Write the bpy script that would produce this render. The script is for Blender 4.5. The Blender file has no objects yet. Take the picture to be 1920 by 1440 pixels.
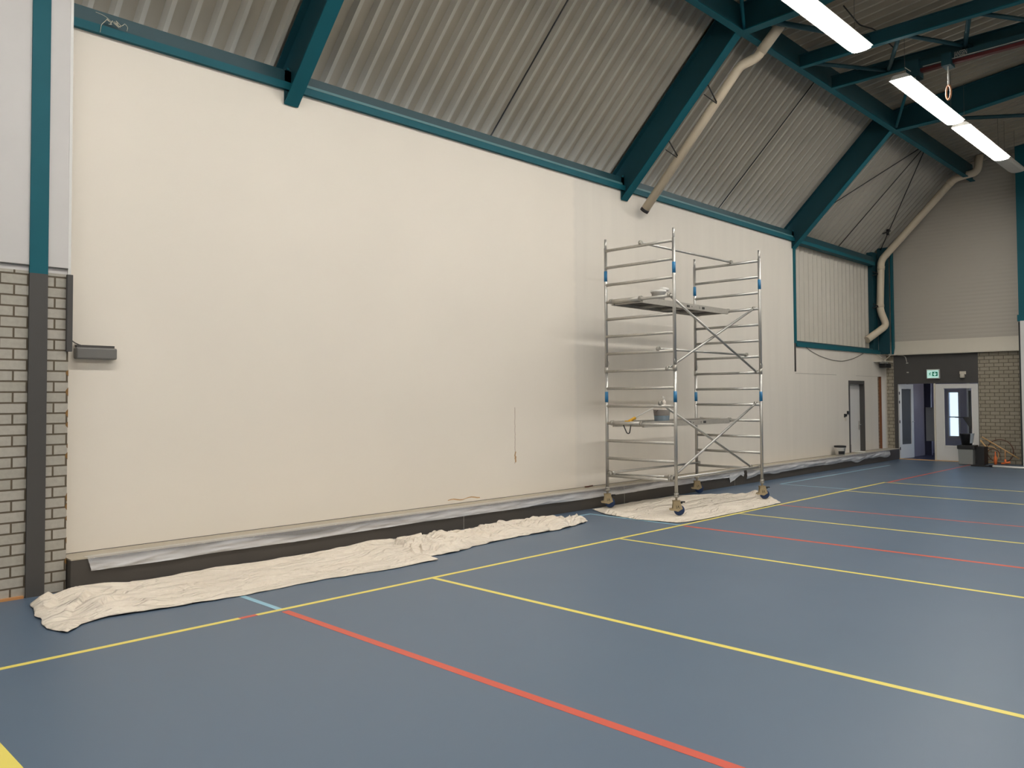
import bpy, bmesh, math, random
from mathutils import Vector, Matrix, noise
random.seed(7)
SC = bpy.context.scene
COL = SC.collection
PI = math.pi

# ------------------------------------------------------------------ helpers
class MB:
    """collects shapes and links them as ONE mesh object"""
    def __init__(s):
        s.bm = bmesh.new()
    def box(s, x0, x1, y0, y1, z0, z1, M=None):
        P = [(x, y, z) for z in (z0, z1) for y in (y0, y1) for x in (x0, x1)]
        v = [s.bm.verts.new(M @ Vector(p) if M else p) for p in P]
        for f in ((0,2,3,1),(4,5,7,6),(0,1,5,4),(2,6,7,3),(0,4,6,2),(1,3,7,5)):
            s.bm.faces.new([v[i] for i in f])
        return s
    def quad(s, *p):
        s.bm.faces.new([s.bm.verts.new(q) for q in p]); return s
    def tube(s, pts, r, n=12, caps=True, closed=False):
        pts = [Vector(p) for p in pts]; rings = []
        N = len(pts)
        rr = r if isinstance(r, (list, tuple)) else [r]*N
        up = None
        for i, p in enumerate(pts):
            if closed: d = (pts[(i+1) % N]-pts[i-1]).normalized()
            elif i == 0: d = (pts[1]-p).normalized()
            elif i == N-1: d = (p-pts[i-1]).normalized()
            else: d = ((pts[i+1]-p).normalized()+(p-pts[i-1]).normalized()).normalized()
            if up is None:
                up = Vector((0,0,1)) if abs(d.z) < .9 else Vector((1,0,0))
            a = d.cross(up)
            if a.length < 1e-4: a = d.cross(Vector((0,1,0)))
            a.normalize(); b = a.cross(d).normalized(); up = b
            rings.append([s.bm.verts.new(p+(a*math.cos(2*PI*k/n)+b*math.sin(2*PI*k/n))*rr[i]) for k in range(n)])
        M = N if closed else N-1
        for i in range(M):
            A, B = rings[i], rings[(i+1) % N]
            for k in range(n):
                f = s.bm.faces.new((A[k], A[(k+1) % n], B[(k+1) % n], B[k])); f.smooth = True
        if caps and not closed:
            s.bm.faces.new(list(reversed(rings[0]))); s.bm.faces.new(rings[-1])
        return s
    def lathe(s, prof, c, n=24, axis='Z', caps=True):
        rings = []
        for r, h in prof:
            ring = []
            for k in range(n):
                a = 2*PI*k/n; u, w = r*math.cos(a), r*math.sin(a)
                p = (u, w, h) if axis == 'Z' else ((u, h, w) if axis == 'Y' else (h, u, w))
                ring.append(s.bm.verts.new(Vector(c)+Vector(p)))
            rings.append(ring)
        for A, B in zip(rings, rings[1:]):
            for k in range(n):
                f = s.bm.faces.new((A[k], A[(k+1) % n], B[(k+1) % n], B[k])); f.smooth = True
        if caps:
            s.bm.faces.new(list(reversed(rings[0]))); s.bm.faces.new(rings[-1])
        return s
    def prism(s, poly, axis, a, b):
        """poly of 2-D points extruded along axis from a to b"""
        def mk(p, t):
            return {'X': (t, p[0], p[1]), 'Y': (p[0], t, p[1]), 'Z': (p[0], p[1], t)}[axis]
        A = [s.bm.verts.new(mk(p, a)) for p in poly]; B = [s.bm.verts.new(mk(p, b)) for p in poly]
        s.bm.faces.new(list(reversed(A))); s.bm.faces.new(B)
        n = len(poly)
        for k in range(n):
            s.bm.faces.new((A[k], A[(k+1) % n], B[(k+1) % n], B[k]))
        return s
    def build(s, name, mat, parent=None, bevel=0, solid=0, origin=None):
        bmesh.ops.recalc_face_normals(s.bm, faces=s.bm.faces[:])
        if origin is not None:
            bmesh.ops.translate(s.bm, verts=s.bm.verts[:], vec=-Vector(origin))
        me = bpy.data.meshes.new(name); s.bm.to_mesh(me); s.bm.free()
        for m in (mat if isinstance(mat, (list, tuple)) else [mat]): me.materials.append(m)
        o = bpy.data.objects.new(name, me); COL.objects.link(o)
        if origin is not None: o.location = origin
        if parent is not None: o.parent = parent
        if bevel:
            b = o.modifiers.new('bevel', 'BEVEL'); b.width = bevel; b.segments = 2; b.limit_method = 'ANGLE'; b.angle_limit = .6
        if solid:
            b = o.modifiers.new('solid', 'SOLIDIFY'); b.thickness = solid; b.offset = 0
        return o

def tag(o, label=None, cat=None, group=None, kind=None):
    if label: o['label'] = label
    if cat: o['category'] = cat
    if group: o['group'] = group
    if kind: o['kind'] = kind
    return o
def empty(name, loc=(0, 0, 0)):
    o = bpy.data.objects.new(name, None); COL.objects.link(o); o.location = loc
    o.empty_display_size = .1
    return o
class T:
    """a thing: Empty at its base, parts built in world coordinates"""
    def __init__(s, name, base, label, cat, group=None):
        s.o = empty(name, base); s.base = Vector(base); tag(s.o, label, cat, group)
    def add(s, mb, name, mat, label=None, parent=None, **k):
        # keeps world position although parented
        base = s.base if parent is None else Vector((0, 0, 0))
        bmesh.ops.translate(mb.bm, verts=mb.bm.verts[:], vec=-s.base)
        o = mb.build(name, mat, parent if parent is not None else s.o, **k)
        if label: o['label'] = label
        return o
def struct(mb, name, mat, parent=None, **k):
    o = mb.build(name, mat, parent, **k)
    if parent is None: o['kind'] = 'structure'
    return o
def text_bm(body, size, M, extrude=.001):
    cu = bpy.data.curves.new('lettering', 'FONT'); cu.body = body; cu.size = size; cu.extrude = extrude
    cu.align_x = 'CENTER'; cu.align_y = 'CENTER'
    o = bpy.data.objects.new('lettering', cu); COL.objects.link(o)
    dg = bpy.context.evaluated_depsgraph_get(); me = bpy.data.meshes.new_from_object(o.evaluated_get(dg))
    me.transform(M)
    mb = MB(); mb.bm.from_mesh(me)
    bpy.data.objects.remove(o); bpy.data.curves.remove(cu); bpy.data.meshes.remove(me)
    return mb

# ------------------------------------------------------------------ materials
def s2l(c):
    return tuple(((x/255)/12.92 if x/255 <= .04045 else ((x/255+.055)/1.055)**2.4) for x in c)+(1,)
def lin(*c): return tuple(c)+(1,)
def newmat(name):
    m = bpy.data.materials.new(name); m.use_nodes = True
    nt = m.node_tree; b = nt.nodes['Principled BSDF']
    return m, nt, b
def plain(name, col, rough=.5, metal=0, var=.06, scale=6, bump=0, bscale=80, spec=.5, stretch=(1, 1, 1)):
    """base colour with slight procedural variation"""
    m, nt, b = newmat(name); N, L = nt.nodes, nt.links
    tc = N.new('ShaderNodeTexCoord'); mp = N.new('ShaderNodeMapping'); mp.inputs['Scale'].default_value = stretch
    L.new(tc.outputs['Object'], mp.inputs['Vector'])
    nz = N.new('ShaderNodeTexNoise'); nz.inputs['Scale'].default_value = scale; nz.inputs['Detail'].default_value = 5
    L.new(mp.outputs[0], nz.inputs['Vector'])
    mix = N.new('ShaderNodeMix'); mix.data_type = 'RGBA'
    mix.inputs['A'].default_value = tuple(max(0, c*(1-var)) for c in col[:3])+(1,)
    mix.inputs['B'].default_value = tuple(min(1, c*(1+var)) for c in col[:3])+(1,)
    L.new(nz.outputs['Fac'], mix.inputs['Factor']); L.new(mix.outputs['Result'], b.inputs['Base Color'])
    b.inputs['Roughness'].default_value = rough; b.inputs['Metallic'].default_value = metal
    b.inputs['Specular IOR Level'].default_value = spec
    if bump:
        n2 = N.new('ShaderNodeTexNoise'); n2.inputs['Scale'].default_value = bscale; n2.inputs['Detail'].default_value = 4
        L.new(mp.outputs[0], n2.inputs['Vector'])
        bp = N.new('ShaderNodeBump'); bp.inputs['Strength'].default_value = bump; bp.inputs['Distance'].default_value = .01
        L.new(n2.outputs['Fac'], bp.inputs['Height']); L.new(bp.outputs[0], b.inputs['Normal'])
    return m
def emit(name, col, strength):
    m, nt, b = newmat(name)
    b.inputs['Base Color'].default_value = col; b.inputs['Emission Color'].default_value = col
    b.inputs['Emission Strength'].default_value = strength
    return m

M = {}
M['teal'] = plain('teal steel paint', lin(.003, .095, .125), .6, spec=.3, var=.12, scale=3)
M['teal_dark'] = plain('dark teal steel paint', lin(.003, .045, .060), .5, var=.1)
M['teal_lit'] = plain('lit teal steel paint', lin(.07, .19, .21), .5, var=.1)  # lighter teal for the beam lip, light from below put into the colour
M['grey_paint'] = plain('dark grey paint', lin(.062, .058, .055), .6, var=.08)
M['ledge_paint'] = plain('brown grey plinth paint', lin(.062, .054, .047), .6, var=.1, scale=2)
M['ledge_top'] = plain('beige ledge top', lin(.42, .37, .29), .6, var=.08)
M['alu'] = plain('scaffold aluminium', lin(.50, .49, .465), .38, .8, var=.12, scale=25, stretch=(1, 1, .3))
M['alu_dull'] = plain('dull aluminium', lin(.50, .475, .43), .45, .5, var=.15, scale=30)
M['steel_zinc'] = plain('zinc steel', lin(.42, .40, .36), .4, .7, var=.15, scale=30)
M['castor_tan'] = plain('tan castor housing', lin(.36, .285, .17), .55, .2, var=.15, scale=40)
M['black_rubber'] = plain('black rubber', lin(.012, .012, .014), .55, var=.1)
M['wheel_blue'] = plain('dark blue wheel', lin(.008, .03, .10), .4, var=.1)
M['tape_blue'] = plain('blue frame sleeve', lin(.02, .17, .36), .45, var=.08)
M['ply'] = plain('dark brown deck plywood', lin(.035, .028, .022), .6, var=.2, scale=15)
M['white_pl'] = plain('white plastic', lin(.78, .76, .72), .4, var=.03)
M['pipe'] = plain('cream pipe', lin(.66, .56, .42), .4, var=.05, scale=4)
M['orange_wood'] = plain('varnished orange wood', lin(.50, .24, .09), .4, var=.2, scale=8, stretch=(1, 6, 6))
M['pine'] = plain('pale pine', lin(.62, .38, .17), .45, var=.15, scale=8)
M['dark_wood'] = plain('dark bent wood', lin(.12, .05, .03), .45, var=.2)
M['orange_pl'] = plain('orange plastic', lin(.75, .17, .04), .4, var=.05)
M['yellow_pl'] = plain('yellow plastic', lin(.75, .42, .04), .4, var=.05)
M['white_paint'] = plain('white door paint', lin(.66, .65, .63), .4, var=.03)
M['lilac'] = plain('lilac grey wall', lin(.46, .44, .56), .6, var=.06)
M['dark_blue'] = plain('dark blue tiling', lin(.03, .03, .06), .4, var=.3, scale=12)
M['board_grey'] = plain('grey notice board', lin(.30, .30, .29), .6)
M['black'] = plain('matt black', lin(.012, .012, .013), .5)
M['dark_edge'] = plain('dark lower shaft paint', lin(.03, .035, .033), .6)  # plain dark tone of the gable column's lower shaft
M['bin_grey'] = plain('grey bin steel', lin(.25, .26, .25), .4, .3)
M['string'] = plain('off white string', lin(.55, .52, .42), .8)
M['cable'] = plain('brown grey cable', lin(.10, .09, .08), .6)
M['rust'] = plain('ochre sealant', lin(.22, .11, .025), .7, var=.3, scale=30)
M['brown_strip'] = plain('orange brown jamb', lin(.20, .075, .03), .6, var=.2)
M['red'] = plain('red rail cover', lin(.085, .006, .007), .5)
M['skirt'] = plain('cream flashing', lin(.62, .57, .48), .5, var=.03)
M['lamp_body'] = plain('lamp housing', lin(.6, .58, .54), .4, var=.03)
M['green'] = plain('safety green', lin(.01, .25, .17), .4)
M['letters'] = plain('pale lettering', lin(.45, .43, .38), .6)
M['leather'] = plain('tan gym ring wood', lin(.5, .22, .1), .35)
M['wire'] = plain('suspension wire', lin(.1, .1, .1), .5)

# lamps: the diffusers give off the hall's light
M['lamp_on'] = emit('lit lamp diffuser', (1, .965, .90, 1), 41)
M['sign_on'] = emit('lit sign white', (.6, 1, .88, 1), .35)

# main wall: cream paint with roller patches
def wall_mat():
    m, nt, b = newmat('cream plaster paint'); N, L = nt.nodes, nt.links
    tc = N.new('ShaderNodeTexCoord')
    sx = N.new('ShaderNodeSeparateXYZ'); L.new(tc.outputs['Object'], sx.inputs[0])
    def noise_(scale, stretch, det=4):
        mp = N.new('ShaderNodeMapping'); mp.inputs['Scale'].default_value = stretch
        L.new(tc.outputs['Object'], mp.inputs['Vector'])
        n = N.new('ShaderNodeTexNoise'); n.inputs['Scale'].default_value = scale; n.inputs['Detail'].default_value = det
        L.new(mp.outputs[0], n.inputs['Vector']); return n
    old, new = lin(.765, .705, .622), lin(.70, .652, .582)
    n1 = noise_(.7, (1, 1, 1)); n2 = noise_(3, (1.6, 1, .12), 3)
    mA = N.new('ShaderNodeMix'); mA.data_type = 'RGBA'
    mA.inputs['A'].default_value = tuple(c*.96 for c in old[:3])+(1,); mA.inputs['B'].default_value = tuple(min(1, c*1.04) for c in old[:3])+(1,)
    L.new(n1.outputs['Fac'], mA.inputs['Factor'])
    mB = N.new('ShaderNodeMix'); mB.data_type = 'RGBA'
    mB.inputs['A'].default_value = tuple(c*.94 for c in new[:3])+(1,); mB.inputs['B'].default_value = tuple(min(1, c*1.05) for c in new[:3])+(1,)
    L.new(n2.outputs['Fac'], mB.inputs['Factor'])
    # freshly rolled area begins at x = 10.1 m with a ragged vertical edge
    ad = N.new('ShaderNodeMath'); ad.operation = 'MULTIPLY_ADD'; ad.inputs[1].default_value = .12
    n3 = noise_(2, (1, 1, 3), 2); L.new(n3.outputs['Fac'], ad.inputs[0]); L.new(sx.outputs['X'], ad.inputs[2])
    mr = N.new('ShaderNodeMapRange'); mr.inputs['From Min'].default_value = 10.1; mr.inputs['From Max'].default_value = 10.2
    L.new(ad.outputs[0], mr.inputs['Value'])
    mx = N.new('ShaderNodeMix'); mx.data_type = 'RGBA'
    L.new(mr.outputs[0], mx.inputs['Factor']); L.new(mA.outputs['Result'], mx.inputs['A']); L.new(mB.outputs['Result'], mx.inputs['B'])
    L.new(mx.outputs['Result'], b.inputs['Base Color'])
    b.inputs['Roughness'].default_value = .55; b.inputs['Specular IOR Level'].default_value = .35
    n4 = noise_(60, (1, 1, 1), 3); bp = N.new('ShaderNodeBump'); bp.inputs['Strength'].default_value = .06; bp.inputs['Distance'].default_value = .004
    L.new(n4.outputs['Fac'], bp.inputs['Height']); L.new(bp.outputs[0], b.inputs['Normal'])
    return m
M['wall'] = wall_mat()

def brick_mat(name, ax, ca, cb, mortar, off=(0, 0)):
    m, nt, b = newmat(name); N, L = nt.nodes, nt.links
    tc = N.new('ShaderNodeTexCoord'); sx = N.new('ShaderNodeSeparateXYZ'); L.new(tc.outputs['Object'], sx.inputs[0])
    cx = N.new('ShaderNodeCombineXYZ'); 
    a1 = N.new('ShaderNodeMath'); a1.inputs[1].default_value = off[0]; L.new(sx.outputs[ax], a1.inputs[0]); L.new(a1.outputs[0], cx.inputs['X'])
    a2 = N.new('ShaderNodeMath'); a2.inputs[1].default_value = off[1]; L.new(sx.outputs['Z'], a2.inputs[0]); L.new(a2.outputs[0], cx.inputs['Y'])
    br = N.new('ShaderNodeTexBrick'); br.inputs['Scale'].default_value = 1
    br.inputs['Brick Width'].default_value = .22; br.inputs['Row Height'].default_value = .0965
    br.inputs['Mortar Size'].default_value = .009; br.inputs['Mortar Smooth'].default_value = .3
    br.inputs['Color1'].default_value = ca; br.inputs['Color2'].default_value = cb; br.inputs['Mortar'].default_value = mortar
    L.new(cx.outputs[0], br.inputs['Vector'])
    nz = N.new('ShaderNodeTexNoise'); nz.inputs['Scale'].default_value = 25; nz.inputs['Detail'].default_value = 5
    L.new(tc.outputs['Object'], nz.inputs['Vector'])
    mx = N.new('ShaderNodeMix'); mx.data_type = 'RGBA'; mx.blend_type = 'MULTIPLY'; mx.inputs['Factor'].default_value = .5
    rp = N.new('ShaderNodeMapRange'); rp.inputs['To Min'].default_value = .65; rp.inputs['To Max'].default_value = 1.3
    L.new(nz.outputs['Fac'], rp.inputs['Value'])
    L.new(br.outputs['Color'], mx.inputs['A']); L.new(rp.outputs[0], mx.inputs['B']); L.new(mx.outputs['Result'], b.inputs['Base Color'])
    b.inputs['Roughness'].default_value = .75
    inv = N.new('ShaderNodeMath'); inv.operation = 'SUBTRACT'; inv.inputs[0].default_value = 1; L.new(br.outputs['Fac'], inv.inputs[1])
    mm = N.new('ShaderNodeMath'); mm.operation = 'MULTIPLY_ADD'; mm.inputs[1].default_value = .25; L.new(nz.outputs['Fac'], mm.inputs[0]); L.new(inv.outputs[0], mm.inputs[2])
    bp = N.new('ShaderNodeBump'); bp.inputs['Strength'].default_value = .6; bp.inputs['Distance'].default_value = .008
    L.new(mm.outputs[0], bp.inputs['Height']); L.new(bp.outputs[0], b.inputs['Normal'])
    return m
M['brick_l'] = brick_mat('grey brick of left wall', 'X', lin(.37, .345, .295), lin(.42, .39, .34), lin(.10, .078, .05), (.05, 0))
M['brick_g'] = brick_mat('grey brick of far wall', 'Y', lin(.30, .265, .20), lin(.34, .30, .23), lin(.13, .105, .075), (.1, 0))
M['brick_r'] = brick_mat('reddish brick strip', 'X', lin(.27, .17, .10), lin(.33, .22, .14), lin(.13, .08, .05))

def floor_mat():
    m, nt, b = newmat('blue grey sports floor'); N, L = nt.nodes, nt.links
    tc = N.new('ShaderNodeTexCoord')
    nz = N.new('ShaderNodeTexNoise'); nz.inputs['Scale'].default_value = .8; nz.inputs['Detail'].default_value = 4
    n2 = N.new('ShaderNodeTexNoise'); n2.inputs['Scale'].default_value = 90; n2.inputs['Detail'].default_value = 2
    L.new(tc.outputs['Object'], nz.inputs['Vector']); L.new(tc.outputs['Object'], n2.inputs['Vector'])
    mx = N.new('ShaderNodeMix'); mx.data_type = 'RGBA'
    mx.inputs['A'].default_value = lin(.080, .122, .182); mx.inputs['B'].default_value = lin(.096, .136, .194)
    L.new(nz.outputs['Fac'], mx.inputs['Factor']); L.new(mx.outputs['Result'], b.inputs['Base Color'])
    rr = N.new('ShaderNodeMapRange'); rr.inputs['To Min'].default_value = .36; rr.inputs['To Max'].default_value = .46
    L.new(nz.outputs['Fac'], rr.inputs['Value']); L.new(rr.outputs[0], b.inputs['Roughness'])
    b.inputs['Specular IOR Level'].default_value = .5
    bp = N.new('ShaderNodeBump'); bp.inputs['Strength'].default_value = .05; bp.inputs['Distance'].default_value = .002
    L.new(n2.outputs['Fac'], bp.inputs['Height']); L.new(bp.outputs[0], b.inputs['Normal'])
    return m
M['floor'] = floor_mat()
M['ln_yellow'] = plain('yellow court paint', lin(.74, .62, .13), .42, var=.04)
M['ln_red'] = plain('red court paint', lin(.57, .085, .05), .42, var=.04)
M['ln_blue'] = plain('light blue court paint', lin(.25, .47, .60), .42, var=.04)
M['deck_wall'] = plain('ribbed wall sheet paint', lin(.50, .465, .40), .5, var=.05)
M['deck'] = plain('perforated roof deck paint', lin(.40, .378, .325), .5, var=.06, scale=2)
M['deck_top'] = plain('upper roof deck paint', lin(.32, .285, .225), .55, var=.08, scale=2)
M['clad'] = plain('light grey cladding', lin(.56, .54, .53), .5, var=.05, scale=3)

def ribbed(name, col, step, depth=.5, axis='Z'):
    m, nt, b = newmat(name); N, L = nt.nodes, nt.links
    tc = N.new('ShaderNodeTexCoord'); w = N.new('ShaderNodeTexWave'); w.wave_type = 'BANDS'; w.bands_direction = axis
    w.inputs['Scale'].default_value = .314/step; w.inputs['Distortion'].default_value = 0
    L.new(tc.outputs['Object'], w.inputs['Vector'])
    bp = N.new('ShaderNodeBump'); bp.inputs['Strength'].default_value = depth; bp.inputs['Distance'].default_value = .004
    L.new(w.outputs['Fac'], bp.inputs['Height']); L.new(bp.outputs[0], b.inputs['Normal'])
    b.inputs['Base Color'].default_value = col; b.inputs['Roughness'].default_value = .5
    return m
M['clad_g'] = ribbed('ribbed gable cladding', lin(.46, .42, .36), .1, .6)

def cloth_mat():
    m, nt, b = newmat('cotton dust sheet'); N, L = nt.nodes, nt.links
    tc = N.new('ShaderNodeTexCoord')
    n1 = N.new('ShaderNodeTexNoise'); n1.inputs['Scale'].default_value = 3; n1.inputs['Detail'].default_value = 5
    mp = N.new('ShaderNodeMapping'); mp.inputs['Scale'].default_value = (1, 3.2, 1); mp.inputs['Rotation'].default_value = (0, 0, -.10)
    L.new(tc.outputs['Object'], mp.inputs[0]); L.new(tc.outputs['Object'], n1.inputs['Vector'])
    mx = N.new('ShaderNodeMix'); mx.data_type = 'RGBA'
    mx.inputs['A'].default_value = lin(.70, .61, .50); mx.inputs['B'].default_value = lin(.83, .755, .655)
    L.new(n1.outputs['Fac'], mx.inputs['Factor']); L.new(mx.outputs['Result'], b.inputs['Base Color'])
    b.inputs['Roughness'].default_value = .85; b.inputs['Sheen Weight'].default_value = .1
    def crease(scale, det, dist):
        n2 = N.new('ShaderNodeTexNoise'); n2.inputs['Scale'].default_value = scale; n2.inputs['Detail'].default_value = det
        n2.inputs['Distortion'].default_value = dist; L.new(mp.outputs[0], n2.inputs['Vector'])
        a = N.new('ShaderNodeMath'); a.operation = 'SUBTRACT'; a.inputs[1].default_value = .5; L.new(n2.outputs['Fac'], a.inputs[0])
        c = N.new('ShaderNodeMath'); c.operation = 'ABSOLUTE'; L.new(a.outputs[0], c.inputs[0])
        d = N.new('ShaderNodeMapRange'); d.inputs['From Min'].default_value = 0; d.inputs['From Max'].default_value = .09
        L.new(c.outputs[0], d.inputs['Value']); return d
    c1, c2 = crease(2.2, 3, .7), crease(5.5, 4, .5)
    ad = N.new('ShaderNodeMath'); ad.operation = 'MULTIPLY_ADD'; ad.inputs[1].default_value = .22
    L.new(c2.outputs[0], ad.inputs[0]); L.new(c1.outputs[0], ad.inputs[2])
    bp = N.new('ShaderNodeBump'); bp.inputs['Strength'].default_value = .9; bp.inputs['Distance'].default_value = .022
    L.new(ad.outputs[0], bp.inputs['Height']); L.new(bp.outputs[0], b.inputs['Normal'])
    return m
M['cloth'] = cloth_mat()

def film_mat():
    m, nt, b = newmat('clear masking film'); N, L = nt.nodes, nt.links
    b.inputs['Base Color'].default_value = lin(.78, .78, .80); b.inputs['Roughness'].default_value = .2
    b.inputs['Specular IOR Level'].default_value = .9
    tc = N.new('ShaderNodeTexCoord'); mp = N.new('ShaderNodeMapping'); mp.inputs['Scale'].default_value = (.9, 3, 5.5); mp.inputs['Rotation'].default_value = (0, .12, 0)
    L.new(tc.outputs['Object'], mp.inputs[0])
    n = N.new('ShaderNodeTexNoise'); n.inputs['Scale'].default_value = 2.4; n.inputs['Detail'].default_value = 4; n.inputs['Distortion'].default_value = .5
    L.new(mp.outputs[0], n.inputs['Vector'])
    bp = N.new('ShaderNodeBump'); bp.inputs['Strength'].default_value = .5; bp.inputs['Distance'].default_value = .03
    L.new(n.outputs['Fac'], bp.inputs['Height']); L.new(bp.outputs[0], b.inputs['Normal'])
    # highlights painted in: alpha rises towards the loose lower edge
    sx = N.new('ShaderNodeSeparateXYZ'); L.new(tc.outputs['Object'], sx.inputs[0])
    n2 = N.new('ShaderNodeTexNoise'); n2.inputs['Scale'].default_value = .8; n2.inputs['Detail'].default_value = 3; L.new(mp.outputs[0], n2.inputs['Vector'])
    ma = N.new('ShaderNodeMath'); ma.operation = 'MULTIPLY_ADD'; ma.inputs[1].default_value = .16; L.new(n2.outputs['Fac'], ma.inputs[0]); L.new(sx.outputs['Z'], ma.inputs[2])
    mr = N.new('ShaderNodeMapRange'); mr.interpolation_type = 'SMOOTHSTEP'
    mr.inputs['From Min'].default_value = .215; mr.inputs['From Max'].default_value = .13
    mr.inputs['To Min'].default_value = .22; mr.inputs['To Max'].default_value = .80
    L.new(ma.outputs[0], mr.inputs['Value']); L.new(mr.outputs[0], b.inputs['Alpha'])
    return m
M['film'] = film_mat()
M['tape'] = plain('pale masking tape', lin(.50, .47, .40), .4, var=.1, scale=4)
def glass_mat():
    m, nt, b = newmat('door glass'); N, L = nt.nodes, nt.links
    out = nt.nodes['Material Output']; tr = N.new('ShaderNodeBsdfTransparent'); gl = N.new('ShaderNodeBsdfGlossy')
    gl.inputs['Roughness'].default_value = .03; tr.inputs['Color'].default_value = (.86, .9, .93, 1)
    fr = N.new('ShaderNodeFresnel'); fr.inputs['IOR'].default_value = 1.45
    mx = N.new('ShaderNodeMixShader'); L.new(fr.outputs[0], mx.inputs[0]); L.new(tr.outputs[0], mx.inputs[1]); L.new(gl.outputs[0], mx.inputs[2])
    L.new(mx.outputs[0], out.inputs['Surface']); return m
M['glass'] = glass_mat()
M['bucket_clear'] = plain('milky bucket plastic', lin(.62, .56, .52), .3, var=.15, scale=20)
M['paint_blue'] = plain('grey blue paint in bucket', lin(.22, .28, .33), .4)

# ------------------------------------------------------------------ constants of the hall (metres)
YW = 8.42            # face of the long wall
YB = 8.20            # brick / cladding face at the near end
YL = 8.10            # front of the ledge
ZL = .30             # ledge height
XG = 23.8            # far gable wall
XBK = -8.0
YM = 1.67            # ridge line
def mir(y): return 2*YM-y

# ------------------------------------------------------------------ floor and court lines
fl = struct(MB().box(XBK-.2, 24.0, mir(9.0), 9.0, -.2, 0), 'floor', M['floor'])
LZ = .0012
def line(x0, x1, y0, y1, mat, nm, z=LZ):
    o = MB().box(x0, x1, y0, y1, 0, z).build(nm, mat, fl); return o
w = .0265
line(-4, 3.15, 6.15-w, 6.15+w, M['ln_yellow'], 'court_line')
line(3.30, 17.2, 6.15-w, 6.15+w, M['ln_yellow'], 'court_line')
line(3.15, 3.30, 6.15-w, 6.15+w, M['ln_red'], 'court_line')['label'] = 'short red dash in the long yellow line'
line(17.2, 22.9, 6.10-w, 6.10+w, M['ln_red'], 'court_line')
for x in (5.165, 8.19, 11.17, 15.165, 17.165):
    line(x-w, x+w, -2.8, 6.15-w, M['ln_yellow'], 'court_line')
for x in (3.52, 9.59):
    line(x-w-.008, x+w+.008, -2.8, 6.15-w-.04, M['ln_red'], 'court_line')
o = MB().prism([(12.45, 6.11), (12.50, 6.11), (12.80, -2.8), (12.75, -2.8)], 'Z', 0, LZ).build('court_line', M['ln_red'], fl)
for x in (3.52, 9.62):
    line(x-w, x+w, 6.15+w, 7.75, M['ln_blue'], 'court_line')
line(3.52, 9.642, 7.73, 7.73+2*w, M['ln_blue'], 'court_line', LZ*.8)
line(15.46, 15.50, 6.15+w, 7.55, M['ln_blue'], 'court_line')
line(15.46, 21.5, 7.55, 7.594, M['ln_blue'], 'court_line', LZ*.8)
line(1.06, 1.168, -2, 4.84, M['ln_yellow'], 'court_line')

# ------------------------------------------------------------------ long wall
wb = MB()
for b in ((2.3, 18.0, 0, 5.40), (18.0, 23.9, 2.30, 3.0), (18.0, 21.12, 0, 2.30), (21.12, 22.13, 0, .30), (21.12, 22.13, 2.16, 2.30),
          (22.13, 23.12, 0, 2.30), (23.12, 23.38, 0, .30), (23.38, 23.9, 0, 2.30)):
    wb.box(b[0], b[1], YW, YW+.2, b[2], b[3])
wl = struct(wb, 'wall_left', M['wall'])
# brick and cladding facing at the near end
struct(MB().box(XBK, 2.49, YB, YW+.2, 0, 2.93), 'wall_left', M['brick_l']).name = 'wall_left_brick'
bf = bpy.data.objects['wall_left_brick']; bf.name = 'wall_left_near'
cl = MB().box(XBK, 2.475, YB, YW+.3, 2.93, 5.53)
cl.box(XBK, 2.475, YB-.012, YB, 2.985, 5.53)          # sheet skin above the drip edge
struct(cl, 'cladding_panel', M['clad'], bf)
struct(MB().box(XBK, 2.475, YB-.02, YB-.012, 2.975, 2.985), 'drip_edge', M['grey_paint'], bf)
struct(MB().box(2.475, 2.50, YB-.014, YW, 2.93, 5.53), 'corner_profile', M['white_paint'], bf)
# blobs of sealant on the ragged brick edge
g = MB()
for k in range(29):
    if random.random() < .35: continue
    z = .05+.0965*k+random.uniform(0, .02); h = random.uniform(.04, .085); wd = random.uniform(.006, .028)
    n = 7
    poly = [(2.492, z)]+[(2.492-wd*math.sin(PI*i/n), z+h*i/n) for i in range(1, n)]+[(2.492, z+h)]
    if z < 2.15: g.prism(poly, 'Y', YB-.004, YB+.02)
struct(g, 'sealant_residue', M['rust'], bf)
struct(MB().box(XBK, 2.14, YB-.035, YB+.01, 0, .022), 'baseboard_left', M['orange_wood'])
# seam, cracks and stains on the plaster
st = MB().box(18.05, 20.35, YW-.003, YW, 2.298, 2.304).box(21.6, 23.1, YW-.003, YW, 2.298, 2.302)
struct(st, 'plaster_seam', M['cable'], wl)
def crack(pts, wd, nm, mat):
    mb = MB(); L_, R_ = [], []
    for i, (x, z) in enumerate(pts):
        ww = wd*(.3+.9*abs(noise.noise(Vector((x*9, z*11, 3)))) + .2)
        L_.append((x-ww, z)); R_.append((x+ww, z))
    mb.prism(L_+list(reversed(R_)), 'Y', YW-.0015, YW)
    return struct(mb, nm, mat, wl)
random.seed(3)
crack([(8.68+random.uniform(-.006, .006), 1.62-.04*i) for i in range(22)], .0035, 'plaster_crack', M['brown_strip'])
crack([(8.685+random.uniform(-.01, .01), .96-.02*i) for i in range(9)], .022, 'plaster_stain', plain('ochre stain', lin(.52, .33, .17), .8, var=.3, scale=40))
mbx = MB(); pts = [(7.35+.055*i, .36+.012*math.sin(i)) for i in range(12)]
mbx.prism([(x, z-.006-.008*abs(math.sin(x*9))) for x, z in pts]+[(x, z+.004) for x, z in reversed(pts)], 'Y', YW-.0012, YW)
struct(mbx, 'plaster_stain', bpy.data.materials['ochre stain'], wl)
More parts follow.
